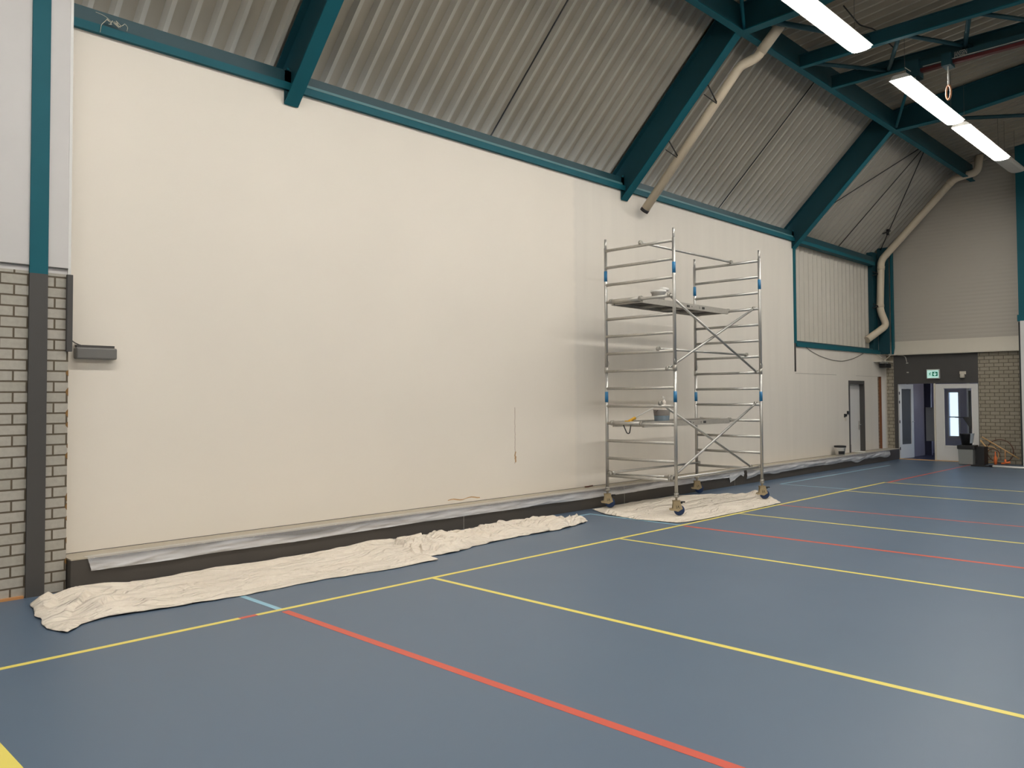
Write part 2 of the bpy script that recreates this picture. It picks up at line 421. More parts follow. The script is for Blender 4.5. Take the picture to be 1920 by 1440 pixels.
struct(MB().box(2.5, 23.1, YW-.004, YW, ZL, ZL+.006), 'wall_joint', M['cable'], wl)

# ledge along the foot of the wall
lg = struct(MB().box(2.50, 23.78, YL, YW, 0, ZL-.012), 'trim_1', M['ledge_paint'], bevel=.004)
struct(MB().box(2.50, 23.78, YL-.005, YW, ZL-.012, ZL), 'ledge_top', M['ledge_top'], lg)
jn = MB()
for x in (7.35, 10.95, 14.6): jn.box(x, x+.006, YL-.0015, YL, .0, ZL-.012)
struct(jn, 'board_joint', M['alu_dull'], lg)

# recessed profiled sheet beside the big panel
def deck_profile(x0, x1, pitch=.25, d=.07, cuts=(.050, .068, .212)):
    P = []; x = x0
    while x < x1:
        for dx, dd in ((0, 0), (cuts[0], 0), (cuts[1], d), (cuts[2], d)):
            if x+dx <= x1: P.append((x+dx, dd))
        x += pitch
    P.append((x1, 0)); return P
mb = MB(); prof = deck_profile(18.1, 23.0, .252, .13, (.045, .075, .115))
A = [mb.bm.verts.new((x, 8.56+d, 2.95)) for x, d in prof]; B = [mb.bm.verts.new((x, 8.56+d, 5.6)) for x, d in prof]
for i in range(len(prof)-1): mb.bm.faces.new((A[i], A[i+1], B[i+1], B[i]))
struct(mb, 'wall_left_far', M['deck_wall'], solid=.004)
struct(MB().box(17.9, 23.95, 8.80, 8.9, 2.9, 5.9), 'wall_left_back', M['grey_paint'])
# wooden brick slot
struct(MB().box(23.10, 23.40, YW+.05, YW+.14, .28, 2.32), 'brick_strip', M['brick_r'], wl)
struct(MB().box(23.36, 23.385, YW-.003, YW+.05, .30, 2.30), 'slot_jamb', M['brown_strip'], wl)

# door in the long wall
d1 = empty('door_1', (21.6, YW, ZL)); d1['kind'] = 'structure'
def dpart(mb, nm, mat, par=d1, **k):
    bmesh.ops.translate(mb.bm, verts=mb.bm.verts[:], vec=-Vector((21.6, YW, ZL))); return mb.build(nm, mat, par, **k)
dpart(MB().box(21.10, 21.17, YW-.01, YW+.18, ZL, 2.17).box(22.08, 22.15, YW-.01, YW+.18, ZL, 2.17).box(21.17, 22.08, YW-.01, YW+.18, 2.08, 2.17), 'door_frame', M['grey_paint'])
dpart(MB().box(21.17, 22.08, YW+.10, YW+.145, ZL+.005, 2.08), 'door_leaf', M['white_paint'])
dpart(MB().tube([(22.00, YW+.10, 1.0), (22.00, YW+.045, 1.0), (21.89, YW+.045, 1.0)], .010, 8).box(21.985, 22.02, YW+.09, YW+.10, .86, 1.10), 'door_handle', M['alu'])

# gable wall
gb = MB()
gb.box(XG, XG+.2, 8.22, 9.0, 0, 2.93)
gb.box(XG, XG+.2, mir(9.0), 6.10, 0, 2.93)
gw = struct(gb, 'wall_far', M['brick_g'])
struct(MB().box(XG-.012, XG+.19, 6.10, 8.22, 2.10, 2.93).box(XG-.012, XG+.19, 8.13, 8.22, 0, 2.10), 'door_surround', M['grey_paint'], gw)
up = MB(); up.prism([(9.0, 2.93), (9.0, 5.5), (6.50, 8.0), (YM, 8.55), (mir(6.50), 8.0), (mir(9.0), 5.5), (mir(9.0), 2.93)], 'X', XG+.02, XG+.2)
struct(up, 'wall_far_upper', M['clad_g'])
struct(MB().prism([(XG+.03, 3.31), (XG-.14, 2.93), (XG-.14, 2.90), (XG+.03, 2.90)], 'Y', mir(8.4), 8.41), 'trim_2', M['skirt'])
struct(MB().box(XG-.05, XG-.005, 6.2, 8.2, 0, .02), 'trim_3', M['pine'])
# near gable and opposite wall (behind the photographer)
struct(MB().prism([(9.0, 0), (9.0, 5.9), (YM, 8.9), (mir(9.0), 5.9), (mir(9.0), 0)], 'X', XBK-.2, XBK), 'wall_near', M['brick_g'])
struct(MB().box(XBK-.2, 24, mir(YW)-.2, mir(YW), 0, 5.9), 'wall_right', M['wall'])

# lobby behind the gable doors
lb = MB().box(24.0, 24.3, 5.2, 5.3, 0, 2.7).box(26.7, 28, 5.2, 5.3, 0, 2.7).box(24.3, 26.7, 5.2, 5.3, 0, .8).box(24.3, 26.7, 5.2, 5.3, 2.4, 2.7).box(24.0, 28, 8.9, 9.0, 0, 2.7).box(26.0, 26.1, 7.95, 8.9, 0, 2.7)  # side opening is unseen, added to let daylight into the lobby
lb.box(27, 27.1, 5.3, 7.46, 0, 2.7).box(27, 27.1, 7.74, 7.95, 0, 2.7).box(27, 27.1, 7.46, 7.74, 0, .52).box(27, 27.1, 7.46, 7.74, 1.86, 2.7)
lb.box(27, 27.1, 7.95, 8.9, 0, 2.7)
struct(lb, 'wall_lobby', M['lilac'])
struct(MB().box(23.95, 28, 5.2, 9.0, -.2, 0), 'floor_lobby', M['dark_blue'])
struct(MB().box(23.95, 28, 5.2, 9.0, 2.7, 2.8), 'ceiling_lobby', M['lilac'])
struct(MB().box(24.02, 24.6, 8.20, 8.26, 0, 2.7).box(24.6, 25.9, 8.10, 8.16, 0, 2.7), 'wall_lobby_side', plain('grey lilac panel', lin(.24, .21, .25), .5))
struct(MB().box(25.93, 25.99, 7.93, 8.5, 0, 2.5), 'trim_4', M['dark_blue'])
struct(MB().box(25.90, 25.93, 7.80, 8.06, .42, 1.42), 'wall_lobby_board', M['board_grey'])
w1 = struct(MB().box(26.96, 27.0, 7.43, 7.47, .5, 1.9).box(26.96, 27.0, 7.73, 7.77, .5, 1.9).box(26.96, 27.0, 7.43, 7.77, 1.86, 1.9).box(26.96, 27.0, 7.43, 7.77, .5, .54).box(26.97, 26.99, 7.47, 7.73, 1.1, 1.13), 'window_1', M['white_paint'])
struct(MB().box(27.04, 27.05, 7.46, 7.74, .52, 1.86), 'pane', M['glass'], w1)
struct(MB().box(26.90, 27.0, 7.15, 7.22, .1, 2.5), 'trim_5', M['white_paint'])

# open leaf of the double door
d2 = empty('door_2', (XG+.03, 8.12, 0)); d2['kind'] = 'structure'
ang = math.atan2(-.12, .78)
R2 = Matrix.Rotation(ang, 4, 'Z')
def lpart(mb, nm, mat, par=d2):
    o = mb.build(nm, mat, par); return o
lf = MB()
W_, H_ = .79, 2.09
for b in ((0, .13, 0, H_), (.66, W_, 0, H_), (.13, .66, 1.95, H_), (.13, .66, 0, .40)):
    lf.box(b[0], b[1], -.022, .022, b[2]+.01, b[3], R2)
lpart(lf, 'door_leaf', M['white_paint'])
lpart(MB().box(.13, .66, -.004, .004, .40, 1.95, R2), 'pane', plain('painted reflection glass', lin(.085, .09, .095), .15, var=.2, scale=3))  # opaque grey pane, its reflection painted into the colour
lpart(MB().tube([R2 @ Vector((.73, -.022, 1.03)), R2 @ Vector((.73, -.07, 1.03)), R2 @ Vector((.62, -.07, 1.03))], .01, 8), 'door_handle', M['alu'])
lpart(MB().box(-.02, .015, -.035, -.02, .25, .33).box(-.02, .015, -.035, -.02, 1.0, 1.08).box(-.02, .015, -.035, -.02, 1.55, 1.63).box(-.02, .015, -.035, -.02, 1.8, 1.88), 'hinge', M['black'])
# closed leaf
d3 = empty('door_3', (XG, 6.63, 0)); d3['kind'] = 'structure'
def d3p(mb, nm, mat):
    bmesh.ops.translate(mb.bm, verts=mb.bm.verts[:], vec=-Vector((XG, 6.63, 0))); return mb.build(nm, mat, d3)
m3 = MB()
for b in ((6.115, 6.25, 0, 2.08), (6.95, 7.15, 0, 2.08), (6.25, 6.95, 1.95, 2.08), (6.25, 6.95, 0, .40)):
    m3.box(XG+.01, XG+.055, b[0], b[1], b[2]+.01, b[3])
d3p(m3, 'door_leaf', M['white_paint'])
d3p(MB().box(XG+.03, XG+.036, 6.25, 6.95, .40, 1.95), 'pane', M['glass'])
d3p(MB().box(XG-.002, XG+.01, 6.93, 6.95, .40, 1.95).box(XG-.002, XG+.01, 6.25, 6.27, .40, 1.95).box(XG-.002, XG+.01, 6.25, 6.95, .40, .425), 'glazing_bead', M['white_pl'])
struct(MB().box(XG-.02, XG+.06, 7.15, 7.19, 0, 2.10), 'trim_6', M['skirt'])

# stand with a shelf in the lobby, seen through the glass
t = T('lectern_stand', (25.0, 6.70, 0), 'black stand with a flat tray seen through the white glass door', 'stand')
t.add(MB().box(24.97, 25.03, 6.60, 6.66, 0, 1.9), 'post', M['black'])
t.add(MB().box(24.85, 25.15, 6.50, 6.97, 1.145, 1.165), 'tray', M['black'])
t.add(MB().prism([(6.52, .85), (6.62, .85), (6.80, 1.145), (6.52, 1.145)], 'X', 24.94, 25.06), 'bracket', M['black'])
t.add(MB().box(24.9, 25.1, 6.48, 6.78, 0, .02), 'base', M['black'])

# ------------------------------------------------------------------ roof
SUM = 14.30; ZK = 7.85; YK = SUM-ZK
def roof_section(off=0.0):
    # inner face, from the long wall to the ridge
    return [(8.85, SUM-8.85), (YK, ZK), (YM, ZK+(YK-YM)*.12)]
def deck_mesh(sec, nrm, mat, name, x0, x1, d=.11):
    mb = MB(); prof = deck_profile(x0, x1, .25, d)
    rows = []
    for (y, z), (ny, nz) in zip(sec, nrm):
        rows.append([mb.bm.verts.new((x, y+ny*dd, z+nz*dd)) for x, dd in prof])
    for Aq, Bq in zip(rows, rows[1:]):
        for i in range(len(prof)-1): mb.bm.faces.new((Aq[i], Aq[i+1], Bq[i+1], Bq[i]))
    return struct(mb, name, mat)
c45 = math.sqrt(.5)
for sgn, nmA, nmB in ((1, 'ceiling_slope', 'ceiling'), (-1, 'ceiling_slope_right', 'ceiling_right')):
    f_ = (lambda y: y) if sgn == 1 else mir
    s1 = [(f_(8.85), SUM-8.85), (f_(YK), ZK)]; s2 = [(f_(YK), ZK), (YM, ZK+(YK-YM)*.12)]
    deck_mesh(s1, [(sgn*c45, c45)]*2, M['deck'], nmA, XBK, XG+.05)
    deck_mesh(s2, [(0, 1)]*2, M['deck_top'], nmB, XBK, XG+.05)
# closing skin above the deck
sk = MB(); ridge = ZK+(YK-YM)*.12
out = [(9.0, 5.42), (9.0, 5.62), (YK+.05, ZK+.22), (YM, ridge+.22), (mir(YK)-.05, ZK+.22), (mir(9.0), 5.62), (mir(9.0), 5.42)]
inn = [(9.0, 5.42), (YK, ZK+.11), (YM, ridge+.11), (mir(YK), ZK+.11), (mir(9.0), 5.42)]
sk.prism(out+list(reversed(inn[1:-1])), 'X', XBK-.2, 24.0)
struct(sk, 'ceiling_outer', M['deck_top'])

# rafters: I-section with web, bottom and top flange
BOT = [(8.415, 5.21), (6.20, 7.435), (6.0, 7.44), (5.0, 7.46), (YM, 7.87)]
TOP = [(8.80, 5.475), (6.47, 7.80), (YM, 8.38)]
def offset(path, d):
    res = []
    for i, (y, z) in enumerate(path):
        a = path[max(i-1, 0)]; b = path[min(i+1, len(path)-1)]
        ty, tz = b[0]-a[0], b[1]-a[1]; l = math.hypot(ty, tz)
        res.append((y+tz/l*d, z-ty/l*d))
    return res
def rafter(xc, label):
    t = T('roof_rafter', (xc, YW-.01, 5.2), label, 'beam', 'steel rafters under the roof')
    full_b = BOT+[(mir(y), z) for y, z in reversed(BOT[:-1])]
    full_t = TOP+[(mir(y), z) for y, z in reversed(TOP[:-1])]
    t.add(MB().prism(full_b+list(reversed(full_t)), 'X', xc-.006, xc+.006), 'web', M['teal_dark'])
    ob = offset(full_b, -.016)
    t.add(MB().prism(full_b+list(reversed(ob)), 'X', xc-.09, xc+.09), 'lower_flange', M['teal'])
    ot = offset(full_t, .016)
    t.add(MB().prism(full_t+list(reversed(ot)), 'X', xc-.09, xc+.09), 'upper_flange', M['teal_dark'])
    t.add(MB().box(xc-.09, xc+.09, YW-.02, YW-.004, 5.21, 5.62), 'end_plate', M['teal_dark'])
    for zz in (5.42, 5.62):
        for dx in (-.05, .05):
            t.add(MB().lathe([(.016, 0), (.016, .016)], (xc+dx, YW-.036, zz), 6, 'Y'), 'bolt', M['teal'])
rafter(4.92, 'nearest teal roof rafter, its foot left of the middle of the cream wall')
rafter(11.44, 'middle teal roof rafter, beside the short cream pipe and above the scaffold')
rafter(18.03, 'farthest teal roof rafter, its foot at the corner of the ribbed wall recess')

# long beam at the kink of the roof
t = T('eaves_beam', (8.0, 6.17, 7.43), 'long dark teal beam running the hall length at the fold of the roof', 'beam')
t.add(MB().box(XBK, XG-.05, 6.110, 6.120, 7.44, 7.86), 'web', M['teal_dark'])
t.add(MB().box(XBK, XG-.05, 6.055, 6.175, 7.425, 7.44), 'lower_flange', M['teal'])
# beam on top of the cream wall
t = T('wall_top_beam', (8.0, YW, 5.37), 'long teal channel beam along the top edge of the cream wall', 'beam')
t.add(MB().box(2.50, 22.95, YW-.05, YW+.12, 5.37, 5.455), 'lower_face', M['teal'])
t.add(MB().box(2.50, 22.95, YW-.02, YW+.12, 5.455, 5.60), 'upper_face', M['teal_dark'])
t.add(MB().box(5.05, 11.34, YW-.054, YW-.02, 5.456, 5.487).box(11.54, 17.93, YW-.054, YW-.02, 5.456, 5.487), 'lip', M['teal_lit'], 'lighter lip of the beam, light from below painted in')
# teal post in the brick wall near the camera
t = T('wall_post', (2.23, YB, 0), 'flat steel post in the left brick wall, teal above and grey below', 'post')
t.add(MB().box(2.155, 2.305, YB-.03, YB, 2.91, 5.53), 'upper_length', M['teal'], 'teal painted upper length')
t.add(MB().box(2.155, 2.305, YB-.03, YB, 0, 2.91), 'lower_length', M['grey_paint'], 'dark grey painted lower length')
# grey strip on the corner of the bricks
tag(MB().box(2.462, 2.512, YB-.045, YB-.005, 2.21, 2.925).build('corner_guard', M['grey_paint'], bevel=.004), 'upright dark grey strip on the corner of the brick wall', 'strip')
# frame of the recess
t = T('recess_post', (18.06, YW, 2.3), 'slim teal post at the left edge of the ribbed recess', 'post')
t.add(MB().box(18.0, 18.09, YW-.03, YW+.2, 3.0, 5.36), 'upper_length', M['teal'])
t.add(MB().box(18.005, 18.045, YW-.025, YW, 2.34, 3.0), 'lower_length', M['grey_paint'], 'grey lower end below the recess')
t = T('recess_sill_beam', (20.5, YW, 2.92), 'teal beam along the foot of the ribbed recess', 'beam')
t.add(MB().box(18.09, 23.25, YW-.035, YW+.2, 2.925, 3.03), 'face', M['teal'])
t.add(MB().box(18.09, 22.9, YW+.02, YW+.2, 3.03, 3.07), 'upper_edge', M['teal_dark'])
t = T('corner_column', (23.4, 8.4, 2.93), 'teal column in the far corner behind the long cream pipe', 'column')
t.add(MB().box(22.95, 23.28, 8.44, 8.46, 2.93, 5.75).box(22.95, 22.97, 8.46, 8.6, 2.93, 5.75), 'near_section', M['teal_dark'])
t.add(MB().box(23.36, 23.38, 8.16, 8.46, 2.93, 5.9).box(23.38, 23.74, 8.30, 8.32, 2.93, 5.9), 'web', M['teal_dark'])
t.add(MB().box(23.60, 23.74, 8.16, 8.20, 2.93, 6.0), 'flange', M['teal'])
# column at the right edge of the picture
t = T('gable_column', (23.55, 4.95, 0), 'teal column on the gable wall at the right edge of the photo', 'column')
t.add(MB().box(23.40, 23.78, 4.80, 5.06, 3.70, 8.1), 'shaft', M['teal'])
t.add(MB().box(23.34, 23.78, 4.78, 5.08, 3.62, 3.78), 'bracket', M['teal'])
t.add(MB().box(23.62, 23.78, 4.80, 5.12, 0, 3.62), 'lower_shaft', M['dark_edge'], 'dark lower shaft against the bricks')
tag(MB().box(23.28, 23.36, 4.2, 5.01, 0, 3.62).build('wall_screen', M['white_paint']), 'tall white board standing beside the column at the right edge', 'board')

# secondary beams across the roof
def cross_beam(x, label, h=.11):
    t = T('cross_beam', (x, 6.07, 7.42), label, 'beam', 'teal cross beams between the rafters')
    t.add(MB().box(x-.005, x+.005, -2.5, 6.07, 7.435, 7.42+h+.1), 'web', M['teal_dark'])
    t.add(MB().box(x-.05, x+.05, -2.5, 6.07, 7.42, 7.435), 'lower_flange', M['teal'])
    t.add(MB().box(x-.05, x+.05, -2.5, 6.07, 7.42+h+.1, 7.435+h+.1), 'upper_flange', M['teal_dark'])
cross_beam(13.37, 'teal cross beam passing the far end of the nearest lit lamp')
cross_beam(14.69, 'teal cross beam carrying the gym rail with the red strip')
t = T('lattice_brace', (14.0, 4.4, 7.45), 'dark teal zigzag lattice between the two cross beams', 'brace')
for a, b in (((13.40, 4.45), (14.66, 5.05)), ((13.40, 4.40), (14.66, 3.75)), ((13.42, 3.45), (14.66, 3.85)), ((13.42, 3.35), (14.66, 2.6)), ((13.42, 5.9), (14.66, 5.1))):
    t.add(MB().tube([(a[0], a[1], 7.48), (b[0], b[1], 7.48)], .035, 8), 'strut', M['teal_dark'])
t = T('roof_brace', (12.0, 5.2, 7.5), 'round dark teal strut running from the middle rafter behind the nearest lamp', 'brace')
t.add(MB().tube([(11.6, 5.75, 7.55), (13.3, 4.9, 7.55)], .045, 10), 'strut', M['teal_dark'])
t = T('roof_brace', (11.2, 6.0, 7.5), 'short upright teal strut at the top of the middle rafter', 'brace')
t.add(MB().tube([(10.9, 5.85, 7.9), (11.38, 6.05, 7.46)], .03, 8), 'strut', M['teal'])
t = T('roof_brace', (17.3, 5.6, 7.6), 'thin teal strut at the top of the farthest rafter', 'brace')
t.add(MB().tube([(16.6, 5.35, 7.85), (17.85, 6.02, 7.46)], .03, 8), 'strut', M['teal'])
t = T('roof_brace', (20, 4.5, 7.6), 'dark strut under the roof right of the farthest lit lamp', 'brace')
t.add(MB().tube([(18.1, 5.3, 7.50), (20.8, 2.2, 7.6)], .04, 8), 'strut', M['teal_dark'])
t.add(MB().tube([(20.1, 3.0, 7.58), (21.5, 4.4, 7.55)], .03, 8), 'strut', M['teal_dark'])

# tie rods below the sloping deck
def rod(pts, label, nm='tie_rod', group=None):
    o = MB().tube(pts, .011, 8).build(nm, M['black']); tag(o, label, 'rod', group); return o
def sl(x, y): return (x, y, 14.20-y)
rod([sl(8.32, 8.58), sl(8.32, 6.38)], 'thin dark rod on the sloping roof between nearest and middle rafter')
rod([sl(14.88, 8.58), sl(14.88, 6.38)], 'thin dark rod on the sloping roof right of the short cream pipe')
rod([sl(20.93, 8.58), sl(20.90, 6.38)], 'middle one of three thin rods fanning from one point on the far roof slope')
rod([sl(20.86, 6.38), sl(18.2, 8.50)], 'left one of three thin rods fanning out on the far roof slope')
t = T('tie_rod', (23.4, 8.4, 5.8), 'right one of three thin rods fanning out, with a coupler near the corner', 'rod')
t.add(MB().tube([sl(20.95, 6.38), sl(23.35, 8.36)], .012, 8), 'rod', M['black'])
t.add(MB().tube([(22.85, 7.98, 6.30), (22.85, 7.98, 6.14)], .04, 8).tube([(22.6, 8.02, 6.15), (22.95, 7.95, 6.27)], .018, 6), 'coupler', M['black'])

# ------------------------------------------------------------------ pipes
def smooth(pts, r, n=5):
    out_ = [Vector(pts[0])]
    for i in range(1, len(pts)-1):
        p0, p, p1 = Vector(pts[i-1]), Vector(pts[i]), Vector(pts[i+1])
        a = p+(p0-p).normalized()*r; b = p+(p1-p).normalized()*r
        for k in range(n+1):
            q = k/n; out_.append(a*(1-q)**2+p*2*q*(1-q)+b*q*q)
    out_.append(Vector(pts[-1])); return out_
t = T('drain_pipe', (11.9, 8.25, 5.1), 'short cream pipe sloping down the roof beside the middle rafter, open lower end', 'pipe')
t.add(MB().tube(smooth([(11.88, 8.27, 5.10), (11.88, 6.40, 7.12), (12.02, 6.17, 7.24), (12.02, 5.72, 7.68)], .07), .078, 16), 'pipe_run', M['pipe'])
t.add(MB().tube([(11.88, 8.30, 5.065), (11.88, 8.262, 5.105)], .080, 16), 'end_rim', M['black'])
t.add(MB().tube([(12.02, 6.10, 7.31), (12.02, 5.72, 7.68)], .086, 16), 'socket', M['pipe'])
for y in (7.55, 6.80):
    t.add(MB().tube([(11.53, y-.02, 13.62-y+.0), (11.83, y, 13.40-y+.02)], .012, 6).tube([(11.60, y+.1, 13.60-y-.08), (11.83, y, 13.40-y+.0)], .008, 6), 'pipe_clip', M['black'])
t = T('drain_pipe', (23.2, 8.3, 3.4), 'long cream pipe down the roof slope and bent back into the far corner', 'pipe')
P2 = [(23.2, 5.80, 7.95), (23.2, 5.86, 7.52), (23.2, 6.40, 7.46), (23.15, 8.28, 5.52), (23.15, 8.33, 4.15), (23.3, 8.22, 3.72), (22.62, 8.50, 3.30)]
t.add(MB().tube(smooth(P2, .14), .095, 16), 'pipe_run', M['pipe'])
for a, b in (((23.2, 6.46, 7.40), (23.2, 6.54, 7.32)), ((23.15, 8.284, 5.36), (23.15, 8.288, 5.26)), ((23.15, 8.325, 4.30), (23.15, 8.325, 4.22))):
    t.add(MB().tube([a, b], .103, 16), 'socket', M['pipe'])
for z in (5.2, 4.30):
    t.add(MB().tube([(22.86, 8.40, z), (23.1, 8.34, z-.06)], .014, 6).tube([(22.80, 8.40, z-.12), (23.1, 8.34, z-.06)], .014, 6), 'pipe_clip', M['black'])

# ------------------------------------------------------------------ ceiling lamps
LYC = 4.675
def lamp(x0, x1, yc, label, on=True, wires=True, group='long strip lamps under the roof'):
    t = T('ceiling_light', ((x0+x1)/2, yc, 7.0), label, 'lamp', group)
    n = 8; P = [(yc-.150*math.cos(PI*i/n), 7.050-.050*math.sin(PI*i/n)**.6) for i in range(n+1)]
    t.add(MB().prism(P, 'X', x0, x1), 'diffuser', M['lamp_on'] if on else M['lamp_body'])
    t.add(MB().prism([(yc-.175, 7.046), (yc-.175, 7.052), (yc-.10, 7.12), (yc+.10, 7.12), (yc+.175, 7.052), (yc+.175, 7.046)], 'X', x0-.005, x1+.005), 'housing', M['lamp_body'])
    if wires:
        for x in (x0+.25, x1-.25):
            t.add(MB().tube([(x, yc, 7.12), (x, yc, 7.95)], .004, 5), 'hanging_wire', M['wire'])
lamp(9.43, 12.43, LYC, 'nearest lit strip lamp, cut by the top edge of the photo')
lamp(14.07, 17.07, LYC, 'middle lit strip lamp, below the gym rail with the red strip')
lamp(17.42, 20.42, LYC, 'farthest lit strip lamp, before the gable wall')
lamp(20.45, 21.85, LYC, 'short unlit strip lamp next to the far end of the lit row', on=False)
hid = 'strip lamps outside the photo that light the hall'
for x0 in (5.9, 2.4, -1.1, -4.6):
    lamp(x0, x0+3.0, LYC, 'lit strip lamp of the near row, beyond the edge of the photo', wires=False, group=hid)
for x0 in (-4.6, -1.1, 2.4, 5.9, 9.43, 14.07, 17.42):
    lamp(x0, x0+3.0, mir(LYC), 'lit strip lamp of the row on the other side of the hall', wires=False, group=hid+' far row')

# ------------------------------------------------------------------ gym rail, ring, hoist wire
t = T('gym_rail', (14.6, 3.5, 7.3), 'dark green gym rail with red strip and pale lettering under the cross beam', 'rail')
t.add(MB().box(14.52, 14.66, -2, 4.62, 7.30, 7.415), 'rail_body', M['teal_dark'])
t.add(MB().box(14.50, 14.52, -2, 4.45, 7.308, 7.316), 'rail_groove', M['letters'])
t.add(MB().box(14.53, 14.62, -2, 4.50, 7.245, 7.30), 'cover_strip', M['red'], 'dull red strip under the rail')
t.add(MB().box(14.45, 14.70, 4.50, 4.70, 7.16, 7.44), 'end_bracket', M['teal_dark'])
t.add(MB().box(14.42, 14.66, 4.00, 4.14, 7.20, 7.40), 'trolley', M['teal_dark'])
tb = text_bm('JANSSEN', .125, Matrix.Translation((14.512, 3.872, 7.365)) @ Matrix.Rotation(-PI/2, 4, 'Z') @ Matrix.Rotation(PI/2, 4, 'X') @ Matrix.Diagonal((.40, 1, 1, 1)))
t.add(tb, 'lettering', M['letters'])
t = T('gymnastic_ring', (14.5, 4.06, 6.62), 'wooden gym ring hanging on a white strap from the rail', 'ring')
t.add(MB().tube([(14.5+.035*math.cos(2*PI*k/24), 4.06+.045*math.cos(2*PI*k/24), 6.76+.115*math.sin(2*PI*k/24)) for k in range(24)], .016, 8, closed=True), 'ring', M['leather'])
t.add(MB().tube([(14.5, 4.06, 6.87), (14.5, 4.06, 7.21)], .014, 8), 'strap', M['white_pl'])
t = T('hoist_hook', (14.5, 4.6, 6.95), 'small white hook on a rope above the middle lamp end', 'hook')
t.add(MB().tube([(14.52, 4.58, 7.16), (14.52, 4.58, 7.0), (14.52, 4.52, 6.96)], .012, 6), 'rope', M['white_pl'])
t.add(MB().tube([(14.45, 4.72, 7.36), (14.45, 4.62, 7.26)], .008, 6), 'lever', M['white_pl'])
tag(MB().tube(smooth([(12.6, 5.0, 7.88), (13.1, 4.95, 7.72), (13.6, 4.9, 7.80), (14.3, 4.85, 7.70)], .1), .012, 6).build('roof_cable', M['black']), 'dark cable under the roof beside the nearest lamp', 'cable')

# tangle of string on the wall beam
mb = MB(); random.seed(11)
pts = [Vector((2.79, 8.355, 5.37)), Vector((2.80, 8.35, 5.45)), Vector((2.84, 8.345, 5.50))]
for k in range(26):
    pts.append(Vector((2.86+.13*(k/26)+random.uniform(-.035, .035), 8.35+random.uniform(-.012, .01), 5.50+random.uniform(-.03, .035))))
pts += [Vector((3.02, 8.35, 5.53)), Vector((3.05, 8.35, 5.50)), Vector((3.04, 8.35, 5.46))]
mb.tube(smooth(pts, .012, 3), .0028, 5)
mb.tube(smooth([(2.75, 8.36, 5.56), (2.84, 8.35, 5.545), (2.90, 8.35, 5.50)], .04, 4), .0022, 5)
tag(mb.build('string_tangle', M['string']), 'tangled off-white string on the teal wall beam, top left', 'string')

# ------------------------------------------------------------------ wall fittings
t = T('wall_fixture', (2.78, YW, 2.15), 'grey oblong fixture on the cream wall beside the brick corner', 'fixture')
t.add(MB().box(2.60, 2.975, YW-.085, YW, 2.155, 2.265), 'housing', plain('grey fixture plastic', lin(.15, .145, .135), .5), bevel=.014)
t.add(MB().box(2.615, 2.96, YW-.05, YW, 2.262, 2.29), 'back_plate', M['grey_paint'])
t.add(MB().tube(smooth([(2.535, YW-.012, 5.36), (2.532, YW-.012, 2.42), (2.57, YW-.02, 2.32), (2.66, YW-.03, 2.285)], .07), .006, 8), 'cable', M['cable'])
for z in (5.2, 4.72, 4.24, 3.76, 3.28, 2.82, 2.5):
    t.add(MB().box(2.528, 2.548, YW-.02, YW, z, z+.012), 'cable_clip', M['cable'])
tag(MB().tube(smooth([(18.6, YW-.012, 2.93), (18.9, YW-.012, 2.84), (19.4, YW-.012, 2.74), (20.1, YW-.012, 2.665), (20.7, YW-.012, 2.655), (21.4, YW-.012, 2.74), (22.1, YW-.012, 2.90)], .15, 4), .006, 6).build('loose_cable', M['cable']), 'thin cable drooping on the wall below the ribbed recess', 'cable')
t = T('corner_shelf', (23.3, 8.3, 2.6), 'small bracket shelf in the far corner below the column', 'shelf')
t.add(MB().box(22.85, 23.72, 8.20, YW, 2.70, 2.725), 'board', M['skirt'])
t.add(MB().tube([(23.0, 8.40, 2.90), (23.5, 8.25, 2.73)], .008, 6).tube([(23.1, 8.22, 2.74), (23.7, 8.25, 2.92)], .008, 6), 'stay', M['skirt'])
t = T('projector', (23.45, 8.3, 2.6), 'black device hanging below the corner shelf', 'projector')
t.add(MB().box(23.2, 23.60, 8.22, 8.40, 2.55, 2.665), 'body', M['black'], bevel=.01)
t.add(MB().box(23.2, 23.45, 8.25, 8.38, 2.665, 2.70), 'mount', M['white_pl'])
t = T('switch_block', (20.9, YW, 1.3), 'small black and white switches left of the narrow wall door', 'switch')
t.add(MB().box(20.97, 21.09, YW-.03, YW, 1.30, 1.38), 'black_switch', M['black'])
t.add(MB().box(20.78, 20.81, YW-.03, YW, 1.22, 1.31).box(20.78, 20.90, YW-.03, YW, 1.29, 1.31).box(20.88, 20.91, YW-.03, YW, 1.24, 1.31), 'outlet_frame', M['black'])
t.add(MB().box(20.84, 20.93, YW-.02, YW, 1.14, 1.20), 'cover', M['skirt'])
tag(MB().box(21.19, 21.27, YW+.02, YW+.06, ZL+.005, .50).build('door_stop_board', plain('grey lilac board', lin(.25, .2, .2), .6)), 'short grey board standing at the foot of the narrow wall door', 'board')

